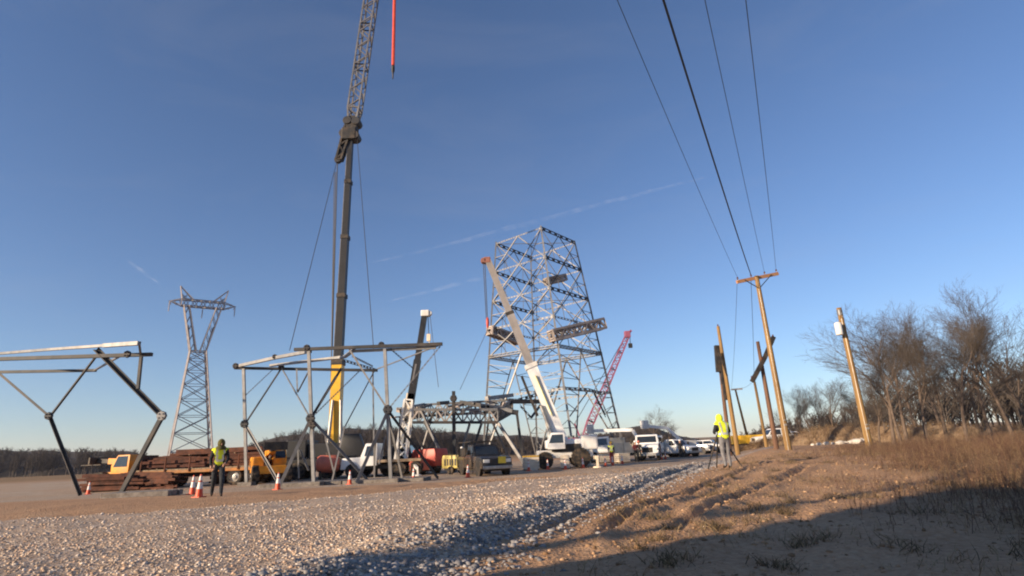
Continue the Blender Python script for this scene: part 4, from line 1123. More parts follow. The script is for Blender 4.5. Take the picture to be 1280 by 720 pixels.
def boom_truck():
    Y = 44.0
    base = GY(503, Y)
    t = thing('boom_truck', 'white boom truck with dark raised boom inside the steel sections', 'crane', base)
    W = lambda mb, nm, mt, sm=False: mb.build(nm, mt, t, world=True, smooth=sm)
    h = 1.15
    MB().box((-4.4, -.5, .55), (1.6, .5, .85)).build('chassis', dark_m, t)
    MB().bbox((-1.6, -1.15, 1.0), (1.6, 1.15, 1.2), .03).build('deck', timber, t)
    bevelled(MB().prism([(-4.4, .6), (-2.8, .6), (-2.8, 1.45), (-4.3, 1.4)], -1.05, 1.05).build('hood', white_clean, t), .08)
    bevelled(MB().prism([(-2.9, .8), (-1.7, .8), (-1.7, 2.4, 1), (-2.55, 2.4, 1), (-2.9, 1.45)], -1.12, 1.12, .1).build('cab', white_clean, t), .06)
    MB().add([(-2.92, -.85, 1.5), (-2.92, .85, 1.5), (-2.6, .8, 2.25), (-2.6, -.8, 2.25)], [(0, 1, 2, 3)]).build('windscreen', glass_m, t)
    for s in (1, -1):
        MB().add([(-2.6, s * 1.118, 1.5), (-1.85, s * 1.118, 1.5), (-1.85, s * 1.05, 2.2), (-2.45, s * 1.05, 2.2)], [(0, 1, 2, 3)]).build('side_window', glass_m, t)
        wheel(t, -3.5, s * .95, .5, .3); wheel(t, .0, s * .9, .5, .48); wheel(t, 1.15, s * .9, .5, .48)
        mb = MB(); mb.bar((.9, s * .5, .8), (1.5, s * 2.2, .5), .18); mb.lathe([(.3, 0), (.3, .06), (.1, .12)], 'z', (1.55, s * 2.25, 0), 10); mb.bar((1.55, s * 2.25, .08), (1.5, s * 2.2, .6), .12); mb.build('outrigger', white_p, t)
        MB().bbox((-4.42, s * .75 - .15, .95), (-4.36, s * .75 + .15, 1.15), .02).build('headlight', lamp_m, t)
    g = P(501, 575, Y)
    W(MB().lattice(g, P(511.5, 500, Y), .75, .6, 6, .10, upv=(0, 1, 0)), 'boom_mast', white_p)
    W(MB().bar(P(509, 520, Y), P(514, 492, Y), .62, .5, (0, 1, 0)), 'boom_base', cream)
    W(MB().bar(P(513, 503, Y), P(522, 450, Y), .52, .5, (0, 1, 0)), 'boom_section', dark_boom)
    W(MB().bar(P(522, 450, Y), P(530.5, 395, Y), .42, .4, (0, 1, 0)), 'boom_section', dark_boom)
    e = P(532, 392, Y)
    mb = MB(); mb.bbox((e.x - .35, e.y - .3, e.z - .25), (e.x + .3, e.y + .3, e.z + .25), .06); mb.lathe([(.2, -.2), (.24, 0), (.2, .2)], 'y', (e.x + .3, e.y, e.z), 12); W(mb, 'boom_head', white_p)
    W(MB().tube([P(535, 394, Y), P(536, 419, Y)], .03, 6), 'load_line', rope_m)
    W(MB().tube([P(537.5, 394, Y), P(548, 484, Y)], .022, 6), 'tag_line', rope_m)
    k = P(536, 422, Y); mb = MB(); mb.bbox((k.x - .16, k.y - .1, k.z - .3), (k.x + .16, k.y + .1, k.z + .3), .05); mb.tube([(k.x, k.y, k.z - .3), (k.x + .12, k.y, k.z - .5), (k.x, k.y, k.z - .62), (k.x - .1, k.y, k.z - .5)], .04, 6); W(mb, 'hook_block', cream)
boom_truck()

def crane_white():
    Y = 45.0
    base = GY(703, Y)
    t = thing('mobile_crane', 'white rough terrain crane with grey telescopic boom leaning over the lattice tower', 'crane', base, 0)
    W = lambda mb, nm, mt, sm=False: mb.build(nm, mt, t, world=True, smooth=sm)
    MB().bbox((-1.9, -1.1, .75), (2.3, 1.1, 1.35), .08).build('chassis', white_p, t)
    MB().bbox((-1.2, -1.2, 1.45), (2.2, 1.2, 2.1), .12).build('turntable_house', white_clean, t)
    bevelled(MB().prism([(-1.1, 1.4), (.2, 1.4), (.2, 2.6, 1), (-.8, 2.6, 1), (-1.15, 2.0)], -1.75, -1.0, .06).build('operator_cab', white_clean, t), .06)
    MB().add([(-1.0, -1.755, 1.85), (.05, -1.755, 1.85), (.05, -1.72, 2.45), (-.75, -1.72, 2.45)], [(0, 1, 2, 3)]).build('side_window', glass_m, t)
    MB().add([(-1.14, -1.65, 2.02), (-1.14, -1.1, 2.02), (-.85, -1.12, 2.52), (-.85, -1.62, 2.52)], [(0, 1, 2, 3)]).build('windscreen', glass_m, t)
    MB().bbox((1.5, -1.25, 1.3), (2.7, 1.25, 2.35), .12).build('counterweight', white_p, t)
    MB().bbox((-.8, -1.26, 1.2), (1.4, -1.0, 1.75), .05).build('engine_grille', dark_m, t)
    for x, r in ((-1.35, .62), (1.35, .72)):
        for s in (1, -1): wheel(t, x, s * 1.05, r, .55)
    for x in (-2.3, 2.4):
        for s in (1, -1):
            mb = MB(); mb.bar((x, s * .3, .7), (x, s * 2.4, .7), .25); mb.bar((x, s * 2.35, .8), (x, s * 2.35, .1), .16); mb.lathe([(.35, 0), (.35, .08), (.1, .14)], 'z', (x, s * 2.35, 0), 12); mb.build('outrigger', cream, t)
    b0 = P(705, 556, Y); b1 = P(663, 456, Y); b2 = P(637, 391, Y); b3 = P(610, 326, Y)
    W(MB().bar(b0, b1, .85, .95, (0, 1, 0)), 'boom_section', white_clean)
    W(MB().bar(b1, b2, .60, .66, (0, 1, 0)), 'boom_section', grey_boom); W(MB().bar(b2, b3, .50, .55, (0, 1, 0)), 'boom_section', grey_boom)
    d = (b1 - b0).normalized()
    W(MB().bar(b1 - d * .3, b1 + d * .05, 1.0, 1.08, (0, 1, 0)), 'boom_collar', white_p); W(MB().bar(b2 - d * .2, b2 + d * .05, .68, .72, (0, 1, 0)), 'boom_collar', dark_m)
    # painted band along the base section
    n_ = Vector((-d.z, 0, d.x)); 
    W(MB().bar(b0.lerp(b1, .35) + Vector((0, -.49, 0)), b0.lerp(b1, .85) + Vector((0, -.49, 0)), .03, .35, (0, 1, 0)), 'boom_stripe', mat('yellow_green_stripe', (0.45, 0.42, 0.06), .4))
    W(MB().tube([P(697, 562, Y - .7), P(676, 507, Y - .6)], [.17, .12], 10), 'lift_cylinder', rim_m, True)
    W(MB().bar(P(688, 560, Y), P(681, 520, Y), .12), 'boom_rest', white_p)
    W(MB().bar(P(652, 470, Y), P(672, 520, Y), .14, .2), 'stowed_jib', dark_m)
    e = b3; mb = MB(); mb.bbox((e.x - .35, e.y - .3, e.z - .25), (e.x + .22, e.y + .3, e.z + .28), .07); mb.lathe([(.2, -.3), (.24, 0), (.2, .3)], 'y', (e.x - .4, e.y, e.z), 12); W(mb, 'boom_head', mat('faded_maroon_paint', (0.26, 0.11, 0.08), .6))
    W(MB().tube([P(606, 328, Y), P(609.5, 402, Y)], .035, 6), 'load_line', rope_m); W(MB().tube([P(604, 328, Y), P(608, 402, Y)], .03, 6), 'load_line', rope_m)
    k = P(609.5, 404, Y); mb = MB(); mb.lathe([(.04, .5), (.12, .35), (.13, 0), (.09, -.3), (.03, -.45)], 'z', k, 10); W(mb, 'hook_block', red_p, True)
    W(MB().tube([P(609.5, 412, Y), P(592, 450, Y), P(575, 487, Y + 1)], .022, 6), 'tag_line', rope_m)
    W(MB().tube([P(609.5, 412, Y), P(622, 430, Y + 5)], .03, 6), 'tag_line', rope_m)
crane_white()

def crane_pink():
    Y = 85.0
    base = GY(728, Y)
    t = thing('crawler_crane', 'magenta red lattice boom crawler crane standing beyond the tower', 'crane', base)
    W = lambda mb, nm, mt, sm=False: mb.build(nm, mt, t, world=True, smooth=sm)
    for s in (1, -1):
        bevelled(MB().prism([(-2.6, .0), (2.6, 0), (3.0, .45), (2.6, .95), (-2.6, .95), (-3, .45)], s * 1.5 - .35, s * 1.5 + .35).build('track', dark_m, t), .08)
    MB().bbox((-2.6, -1.4, 1.15), (1.6, 1.4, 2.9), .12).build('house', pink_p, t)
    bevelled(MB().prism([(.9, 1.2), (2.4, 1.2), (2.3, 2.8, 1), (.9, 2.8, 1)], -1.5, -.5, .05).build('operator_cab', pink_p, t), .05)
    MB().bbox((-.9, -.9, .85), (.9, .9, 1.2), .05).build('turntable', dark_m, t)
    a = P(729, 549, Y); c_ = P(784, 420, Y); n = 6
    for i in range(n):
        t0, t1 = i / n, (i + 1) / n; w = lambda q_: 1.1 * min(1, .45 + q_ * 4) * (1 - .45 * q_)
        W(MB().lattice(a.lerp(c_, t0), a.lerp(c_, t1), w(t0), w(t1), 5, .095, upv=(0, 1, 0)), 'boom_section', pink_p)
    e = P(784.5, 418, Y); mb = MB(); mb.bbox((e.x - .5, e.y - .4, e.z - .5), (e.x + .4, e.y + .4, e.z + .5), .1); mb.bar(e, P(789, 413, Y), .35); W(mb, 'boom_head', pink_p)
    W(MB().tube([P(787, 416, Y), P(788, 431, Y)], .05, 6), 'load_line', rope_m)
    k = P(788, 432, Y); W(MB().bbox((k.x - .3, k.y - .2, k.z - .35), (k.x + .3, k.y + .2, k.z + .35), .08), 'hook_block', dark_m)
    g0 = P(724, 540, Y); W(MB().bar(P(726, 549, Y), g0 + Vector((-.6, 0, 1.2)), .25), 'gantry', pink_p)
    W(MB().tube([g0 + Vector((-.6, 0, 1.2)), P(784, 417, Y)], .05, 6), 'pendant_line', rope_m)
crane_pink()

# ------------------------------------------------------------------ people
def human(name, label, loc, rz, pose, jacket, trousers, vest=None, hat='hardhat', hatmat=None, hood=None, glove=None, scale=1.0, group=None, turn=0.0, boots=boot_m):
    """pose: dict of joints in metres, figure faces +y"""
    t = thing(name, label, 'person', loc, rz, group); t.scale = (scale,) * 3
    J = dict(pelvis=(0, 0, .97), spine=(0, 0, 1.14), chest=(0, 0, 1.36), neckb=(0, 0, 1.49), neck=(0, .01, 1.55), head=(0, .02, 1.63), crown=(0, .015, 1.74),
             shl=(-.19, 0, 1.44), ell=(-.25, -.03, 1.16), wrl=(-.24, .08, .93), hal=(-.235, .11, .85), shr=(.19, 0, 1.44), elr=(.25, -.03, 1.16), wrr=(.24, .08, .93), har=(.235, .11, .85),
             hpl=(-.1, 0, .92), knl=(-.11, .02, .5), anl=(-.11, -.02, .09), tol=(-.12, .14, .04), hpr=(.1, 0, .92), knr=(.11, .02, .5), anr=(.11, -.02, .09), tor=(.12, .14, .04))
    J.update(pose)
    rad = dict(pelvis=(.15, .12), spine=(.145, .115), chest=(.165, .125), neckb=(.085, .08), neck=(.058, .06), head=(.082, .095), crown=(.07, .08), shl=(.075, .075), ell=(.052, .052), wrl=(.036, .036), hal=(.04, .026),
               shr=(.075, .075), elr=(.052, .052), wrr=(.036, .036), har=(.04, .026), hpl=(.105, .11), knl=(.072, .075), anl=(.05, .055), tol=(.045, .035), hpr=(.105, .11), knr=(.072, .075), anr=(.05, .055), tor=(.045, .035))
    E_ = [('pelvis', 'spine'), ('spine', 'chest'), ('chest', 'neckb'), ('neckb', 'neck'), ('neck', 'head'), ('head', 'crown'), ('chest', 'shl'), ('shl', 'ell'), ('ell', 'wrl'), ('wrl', 'hal'), ('chest', 'shr'), ('shr', 'elr'), ('elr', 'wrr'), ('wrr', 'har'),
          ('pelvis', 'hpl'), ('hpl', 'knl'), ('knl', 'anl'), ('anl', 'tol'), ('pelvis', 'hpr'), ('hpr', 'knr'), ('knr', 'anr'), ('anr', 'tor')]
    ks = list(J); me = bpy.data.meshes.new('skeleton')
    me.from_pydata([J[k] for k in ks], [(ks.index(a), ks.index(b_)) for a, b_ in E_], [])
    so = bpy.data.objects.new('skeleton', me); COL.objects.link(so)
    so.modifiers.new('skin', 'SKIN')
    for i, k in enumerate(ks):
        sv = me.skin_vertices[0].data[i]; sv.radius = rad[k]; sv.use_root = (k == 'pelvis')
    sub = so.modifiers.new('sub', 'SUBSURF'); sub.levels = sub.render_levels = 2
    dg = bpy.context.evaluated_depsgraph_get(); ev = so.evaluated_get(dg)
    body = bpy.data.meshes.new_from_object(ev); bpy.data.objects.remove(so)
    # material of each face from its nearest bone
    kind = {}
    for a, b_ in E_:
        kind[(a, b_)] = 2 if b_ in ('head', 'crown') or (a, b_) == ('neckb', 'neck') else 1 if b_[:2] in ('kn', 'an') or b_[:2] == 'hp' or (a[:2] == 'hp') else 3 if b_[:2] == 'to' else 4 if b_[:2] == 'ha' else 0
    body.materials.clear()
    for m_ in (jacket, trousers, skin_m, boots, glove or skin_m): body.materials.append(m_)
    segs = [(Vector(J[a]), Vector(J[b_]), kind[(a, b_)], (a, b_)) for a, b_ in E_]
    torso_faces = []
    for p in body.polygons:
        c_ = p.center; best = (9, 0, None)
        for a, b_, kd, nm in segs:
            ab = b_ - a; u = max(0, min(1, (c_ - a).dot(ab) / max(ab.length_squared, 1e-6))); dd = (c_ - (a + ab * u)).length
            if dd < best[0]: best = (dd, kd, nm)
        p.material_index = best[1]; p.use_smooth = True
        if best[2] in (('pelvis', 'spine'), ('spine', 'chest'), ('chest', 'neckb'), ('chest', 'shl'), ('chest', 'shr')) : torso_faces.append(p.index)
    # fingers, nose and ears join the same mesh
    ex = MB()
    for s, wr, ha in ((-1, 'wrl', 'hal'), (1, 'wrr', 'har')):
        w_, h_ = Vector(J[wr]), Vector(J[ha]); d = (h_ - w_).normalized(); sd = d.cross(Vector((1, 0, 0)))
        sd = sd.normalized() if sd.length > .1 else Vector((0, 1, 0))
        nrm = d.cross(sd).normalized() * (-s)
        for k, ln in enumerate((.070, .082, .076, .058)):
            o = h_ + sd * (.030 - .02 * k) + d * .012
            ex.tube([o, o + d * ln * .55 + nrm * .004, o + d * ln * .85 + nrm * .028, o + d * ln * .8 + nrm * .05], [.0105, .010, .009, .007], 6)
        o = h_ + sd * .038 - d * .02
        ex.tube([o, o + sd * .03 + d * .025, o + sd * .032 + d * .06 + nrm * .015], [.012, .011, .008], 6)
    hd = Vector(J['head']); ct, st = math.cos(turn), math.sin(turn)
    fw_ = Vector((-st, ct, 0)); sd = Vector((ct, st, 0))
    ex.cur = 2
    n0 = hd + fw_ * .095; ex.tube([n0 + Vector((0, 0, .035)), n0 + fw_ * .024 - Vector((0, 0, .012)), n0 - Vector((0, 0, .02))], [.009, .016, .01], 6)
    for s in (-1, 1):
        e = hd + sd * (s * .088); ex.ball(e, (.014, .022, .033), 6, 5)
        ex.cur = 3; e = hd + fw_ * .088 + sd * (s * .033) + Vector((0, 0, .03)); ex.ball(e, .011, 6, 5); ex.cur = 2
    ex.cur = 3; ex.bar(hd + fw_ * .092 - sd * .025 - Vector((0, 0, .045)), hd + fw_ * .092 + sd * .025 - Vector((0, 0, .045)), .012)
    bm = bmesh.new(); bm.from_mesh(body)
    tmp = bpy.data.meshes.new('x'); tmp.from_pydata(ex.v, [], ex.f); tmp.polygons.foreach_set('material_index', [4 if i == 0 else i for i in ex.mi]); bm.from_mesh(tmp)
    bmesh.ops.recalc_face_normals(bm, faces=bm.faces[:])
    outm = bpy.data.meshes.new('body'); bm.to_mesh(outm); bm.free()
    for m_ in (jacket, trousers, skin_m, boots, glove or skin_m): outm.materials.append(m_)
    bo = bpy.data.objects.new('body', outm); COL.objects.link(bo); bo.parent = t
    def shell(nm, faces, offv, mt, filt=None):
        bm = bmesh.new(); bm.from_mesh(body); bm.faces.ensure_lookup_table()
        keep = set(faces)
        bmesh.ops.delete(bm, geom=[f for f in bm.faces if f.index not in keep or (filt and not filt(f.calc_center_median()))], context='FACES')
        bm.normal_update()
        for v in bm.verts: v.co += v.normal * offv
        m2 = bpy.data.meshes.new(nm); bm.to_mesh(m2); bm.free(); m2.materials.clear(); m2.materials.append(mt)
        for p in m2.polygons: p.material_index = 0; p.use_smooth = True
        o = bpy.data.objects.new(nm, m2); COL.objects.link(o); o.parent = t
        return o
    if vest:
        vo = shell('vest', torso_faces, .024, vest)
        tp = shell('reflective_tape', torso_faces, .031, silver_tape, lambda c_: abs(c_.z - 1.13) < .03 or (abs(abs(c_.x) - .1) < .028 and c_.z > 1.13))
    cr = Vector(J['crown'])
    if hat == 'hardhat':
        mb = MB(); mb.lathe([(.155, -.035), (.16, -.025), (.125, -.015), (.12, .03), (.095, .085), (.05, .115), (.01, .122)], 'z', cr, 16)
        mb.add([cr + fw_ * .1 + sd * .09 + Vector((0, 0, -.025)), cr + fw_ * .2 + sd * .05 + Vector((0, 0, -.04)), cr + fw_ * .2 - sd * .05 + Vector((0, 0, -.04)), cr + fw_ * .1 - sd * .09 + Vector((0, 0, -.025))], [(0, 1, 2, 3)])
        o = mb.build('hard_hat', hatmat or white_p, t, smooth=True)
    elif hat == 'hood':
        mb = MB(); mb.ball(hd + Vector((0, -.025, .035)), (.115, .128, .148), 14, 10)
        o = mb.build('hood', hatmat, t, smooth=True)
        mb = MB(); mb.lathe([(.16, -.16), (.15, -.08), (.125, -.05)], 'z', hd + Vector((0, -.015, .0)), 14); mb.build('hood_collar', hatmat, t, smooth=True)
    elif hat == 'beanie':
        mb = MB(); mb.ball(cr + Vector((0, -.01, -.01)), (.105, .115, .105), 12, 8); mb.lathe([(.108, -.06), (.115, -.05), (.115, -.01), (.106, 0)], 'z', cr + Vector((0, -.005, -.02)), 14)
        mb.build('knit_cap', hatmat, t, smooth=True)
    return t

# worker walking past the cones on the left: seen striding to the right, head bowed
g = G(258, 622)
walk = dict(spine=(0, .01, 1.14), chest=(0, .05, 1.36), neckb=(0, .07, 1.48), neck=(0, .10, 1.545), head=(0, .14, 1.615), crown=(0, .145, 1.72),
            shl=(-.19, .05, 1.43), shr=(.19, .05, 1.43), ell=(-.24, .10, 1.16), wrl=(-.16, .26, 1.02), hal=(-.11, .31, .99), elr=(.25, -.08, 1.16), wrr=(.23, .03, .95), har=(.225, .06, .87),
            hpl=(-.1, 0, .92), knl=(-.11, .20, .51), anl=(-.11, .27, .10), tol=(-.12, .43, .055), hpr=(.1, 0, .92), knr=(.11, -.05, .49), anr=(.11, -.28, .13), tor=(.12, -.14, .045))
human('person', 'worker striding past the cones in a yellow safety vest and dark trousers', (g.x + .3, g.y, g.z), R(-148), walk, black_cloth, dark_trouser, hivis, 'hood', olive_m)

# person with tripod seen from behind on the right
g = G(910, 585.5)
back = dict(chest=(0, .04, 1.36), neckb=(0, .06, 1.48), neck=(0, .09, 1.55), head=(0, .13, 1.62), crown=(0, .135, 1.73), shl=(-.2, .03, 1.43), shr=(.2, .03, 1.43),
            ell=(-.30, .06, 1.18), wrl=(-.14, .28, 1.16), hal=(-.09, .34, 1.18), elr=(.30, .06, 1.18), wrr=(.14, .28, 1.14), har=(.09, .34, 1.16),
            hpl=(-.1, 0, .9), knl=(-.09, .03, .48), anl=(-.07, -.02, .09), hpr=(.1, 0, .9), knr=(.10, .02, .48), anr=(.10, -.04, .09), tol=(-.09, .13, .04), tor=(.13, .12, .04))
human('person', 'person bent over a tripod in a bright yellow hooded jacket seen from behind', g, R(12), back, black_cloth, grey_trouser, hivis, 'hood', hivis, scale=.95)
def tripod(loc, rz):
    t = thing('camera_tripod', 'dark camera tripod standing before the person in the yellow hooded jacket', 'tripod', loc, rz)
    for k in range(3):
        a = R(-22 + 112 * k)
        mb = MB(); mb.tube([(.05 * math.cos(a), .05 * math.sin(a), 1.05), (.34 * math.cos(a), .34 * math.sin(a), .5)], .028, 8); mb.tube([(.34 * math.cos(a), .34 * math.sin(a), .52), (.60 * math.cos(a), .60 * math.sin(a), 0)], .022, 8)
        mb.build('leg', dark_m, t)
    MB().tube([(0, 0, .85), (0, 0, 1.15)], .025, 8).build('centre_column', dark_m, t)
    mb = MB(); mb.bbox((-.09, -.06, 1.14), (.09, .06, 1.28), .02); mb.tube([(0, .06, 1.21), (0, .18, 1.21)], .045, 12); o = mb.build('camera_body', black_p, t)
tripod(g + Vector((-.03, .38, 0)), R(0))

stand = {}
stand2 = dict(ell=(-.27, .05, 1.18), wrl=(-.2, .27, 1.08), hal=(-.15, .33, 1.08), elr=(.27, .05, 1.18), wrr=(.2, .27, 1.1), har=(.15, .33, 1.1))
step = dict(knl=(-.11, .14, .5), anl=(-.11, .14, .09), tol=(-.12, .3, .04), knr=(.11, -.03, .5), anr=(.11, -.18, .11), tor=(.12, -.03, .04))
for px, Y, rz, ps, ja, tr, ve, hm, lb in (
        (796, 52, 200, stand2, maroon_cloth, black_cloth, None, white_p, 'worker in maroon jacket and black trousers before the white utility truck'),
        (824, 55, 170, step, maroon_cloth, maroon_cloth, None, cream, 'worker in all maroon clothes stepping between the white trucks'),
        (765.5, 50, 180, stand, black_cloth, maroon_cloth, hivis, yellow_p, 'worker in yellow vest by the cones near the cream trailer'),
        (852, 62, 190, step, black_cloth, dark_trouser, None, white_p, 'worker in black clothes walking beside the white pickup'),
        (578, 41, 150, stand2, tan_cloth, tan_cloth, None, white_p, 'worker in tan clothes standing by the parked black pickup'),
        (800.5, 53.5, 150, stand, black_cloth, black_cloth, None, salmon_p, 'worker in black with a red hard hat beside the maroon jacket')):
    gg = GY(px, Y)
    human('person', lb, gg, R(rz), ps, ja, tr, ve, 'hardhat', hm)

# ------------------------------------------------------------------ vehicles in the yard
gb = GY(604, 38.5)
def pk_extra(t):
    MB().bbox((-2.6, -.85, 1.22), (-1.1, .85, 1.75), .05).build('tool_box', dark_m, t)
    mb = MB()
    for s in (1, -1):
        for x in (-2.5, -.9): mb.bar((x, s * .9, 1.2), (x, s * .9, 2.1), .06)
        mb.bar((-2.6, s * .9, 2.1), (.6, s * .9, 2.1), .06)
    for x in (-2.5, -.9, .4): mb.bar((x, -.9, 2.1), (x, .9, 2.1), .06)
    mb.build('ladder_rack', dark_m, t)
    MB().bbox((2.80, .05, .72), (2.86, .55, 1.12), .02).build('front_banner', mat('yellow_sheet', (0.75, 0.55, 0.05), .5), t)
pickup('black pickup with ladder rack parked facing the gravel road', gb, R(-68), black_p, extras=pk_extra)
service_truck('white utility truck with tool bins parked side on beside the maroon worker', GY(775, 57), R(172), white_clean, cream, 7.0, boom=[(-1.5, 0, 2.9), (2.6, 0, 3.0)])
service_truck('white utility truck facing the road between two workers', GY(812, 57), R(-105), white_clean, white_p, 6.5)
service_truck('white bucket truck with folded arm behind the maroon stepping worker', GY(833, 66), R(200), white_clean, white_p, 7.0, boom=[(-.5, 0, 3.2), (2.4, 0, 3.5)])
pickup('white pickup parked at the end of the utility trucks', GY(846, 65), R(-60), white_clean)
pickup('silver car parked beyond the white pickup', GY(869, 77), R(-40), grey_car, 'car', 'parked_car', H=1.5, W=1.8, Ln=4.6, bed=False)
pickup('white sport utility vehicle parked at the end of the row of vehicles', GY(890, 78), R(-30), white_clean, 'car', 'parked_car', H=1.75, W=1.85, Ln=4.7, bed=False)
pickup('white van parked behind the dark brown utility pole', GY(967, 70), R(180), white_clean, 'van', 'parked_van', H=2.0, W=1.95, Ln=4.6, bed=False)
pickup('white car parked beside the tall new utility pole', GY(992, 72), R(10), white_clean, 'car', 'parked_car', H=1.6, W=1.85, Ln=4.4, bed=False)

def trailer_box(label, loc, rz, paint, Ln, H0=.7, H1=2.2, W=2.1, name='box_trailer', ribs=8):
    t = thing(name, label, 'trailer', loc, rz); f = Ln / 2; h = W / 2
    MB().bbox((-f, -h, H0), (f, h, H1), .04).build('box', paint, t)
    for i in range(ribs):
        x = -f + (i + .5) * Ln / ribs
        for s in (1, -1): MB().box((x - .03, s * (h + .012) - .02, H0 + .05), (x + .03, s * (h + .012) + .02, H1 - .05)).build('rib', paint, t)
    MB().box((-f + .1, -h + .2, H0 - .22), (f + 1.0, h - .2, H0 - .003)).build('chassis', dark_m, t)
    MB().bbox((-f - .02, -h + .15, H0 + .1), (-f + .03, h - .15, H1 - .1), .01).build('door', paint, t)
    for s in (1, -1):
        for x in (-f * .35, -f * .35 + .9): wheel(t, x, s * (h - .1), .38, .24)
    mb = MB(); mb.tube([(f + .9, 0, H0 - .1), (f + .9, 0, 0.03)], .05, 8); mb.lathe([(.15, 0), (.15, .04), (.06, .08)], 'z', (f + .9, 0, 0), 10); mb.build('jockey_stand', dark_m, t)
    return t
trailer_box('cream box trailer parked behind the row of cones', GY(757, 62), R(175), cream, 4.2, .7, 2.3)
trailer_box('yellow low box trailer parked behind the utility poles', GY(944, 72), R(178), yellow_p, 6.0, .6, 1.6)

# unseen white trailer added behind the camera to cast the right foreground shadow
def shadow_trailer(loc, rz):
    t = trailer_box('unseen tall white box trailer added behind the camera to cast the foreground shadow', loc, rz, white_p, 12.0, 1.1, 4.05, 2.5, 'shadow_trailer', 14)
    return t
u_ = SUN_TRAVEL; cr0 = Vector((1.2, 6.2, 0)) - u_ * 8.5
dr = Vector((-.35, -.94, 0)).normalized()      # trailer runs away behind the camera
shadow_trailer(cr0 + dr * 6.0 + Vector((-dr.y, dr.x, 0)) * 1.25, math.atan2(dr.y, dr.x))

def steel_bundle(label, loc, rz, Ln, rows, cols_, mt, group, seed, lean=0):
    rg = random.Random(seed); t = thing('steel_bundle', label, 'steel', loc, rz, group)
    for r_ in range(rows):
        for c_ in range(cols_ - (r_ % 2)):
            y = (c_ - cols_ / 2) * .2 + (r_ % 2) * .1; z = .09 + r_ * .17; e = rg.uniform(-.8, .8)
            MB().angle((-Ln / 2 + e, y + rg.uniform(-.08, .08), z + rg.uniform(-.03, .06)), (Ln / 2 + e * rg.uniform(.2, 1), y + rg.uniform(-.08, .08), z + rg.uniform(-.04, .1)), rg.uniform(.11, .2), .04).build('steel_angle', mt if rg.random() < .7 else rust_d, t)
    for x in (-Ln * .3, Ln * .3): MB().box((x - .05, -cols_ * .1 - .12, -.02), (x + .05, cols_ * .1 + .05, .02)).build('dunnage', timber, t)
    return t
def flatbed(label, loc, rz, Ln=9.0):
    t = thing('flatbed_trailer', label, 'trailer', loc, rz); f = Ln / 2
    n = 18
    for i in range(n): MB().box((-f + i * Ln / n, -1.2, 1.12), (-f + (i + 1) * Ln / n - .02, 1.2, 1.2)).build('deck_plank', timber, t)
    for s in (1, -1):
        MB().bbox((-f, s * 1.12 - .09, .92), (f, s * 1.12 + .09, 1.115), .02).build('side_rail', mat('worn_orange_rail', (0.42, 0.16, 0.03), .6, 0, .3, 3, dirt=.6), t)
        for x in (-f + 1.2, -f + 2.45, f - 2.0): wheel(t, x, s * .95, .52, .42)
        for i in range(6): MB().bar((-f + .5 + i * (Ln - 1) / 5, s * 1.24, 1.0), (-f + .5 + i * (Ln - 1) / 5, s * 1.24, 2.0), .08).build('stake', rust, t)
    for x in (-.45, .45): MB().box((-f + .2, x - .09, .62), (f, x + .09, .915)).build('chassis_beam', rust_d, t)
    MB().box((f - .1, -1.1, 1.2), (f, 1.1, 2.2)).build('headboard', rust_d, t)
    return t
ft = GY(262, 41)
flatbed('flatbed trailer with orange rails loaded with rusty steel angles', ft, R(178), 9.5)
for i, (dx, dy, z, rows, c_) in enumerate(((-2.1, -.45, 1.24, 4, 4), (2.2, -.45, 1.24, 5, 4), (-1.9, .55, 1.24, 5, 4), (2.0, .55, 1.24, 6, 4), (.3, -.2, 2.1, 2, 4))):
    steel_bundle('bundle of rust brown steel angles stacked on the flatbed trailer' if i < 4 else 'long rusty steel bundle lying on top of the others on the flatbed', (ft.x + dx, ft.y + dy, ft.z + z), R(178 + random.uniform(-3, 3)), 4.0 if i < 4 else 5.5, rows, c_, rust, 'steel bundles on the flatbed', i)
for i, (px, Y) in enumerate(((188, 38.5), (172, 40.5), (140, 38), (298, 43.5))):
    steel_bundle('bundle of rusty steel angles stacked on the ground beside the flatbed', GY(px, Y), R(165 + 9 * i), 3.2, 6, 5, rust, 'steel bundles on the ground', 20 + i)
tan_soil = mat('loose_brown_soil', (0.16, 0.085, 0.05), 0.95, 0, 0.3, 1.5, bump=0.6, col2=(0.36, 0.22, 0.13))
h_ = heap('soil_heap', [(GY(270, 47), .8, .3), (GY(290, 46), 1.7, 1.9), (GY(318, 46.5), 2.0, 2.3), (GY(350, 47), 1.9, 2.0), (GY(380, 48), 1.0, .4)], 'brown soil heap behind the orange telehandler', tan_soil, 41, 'soil heap')

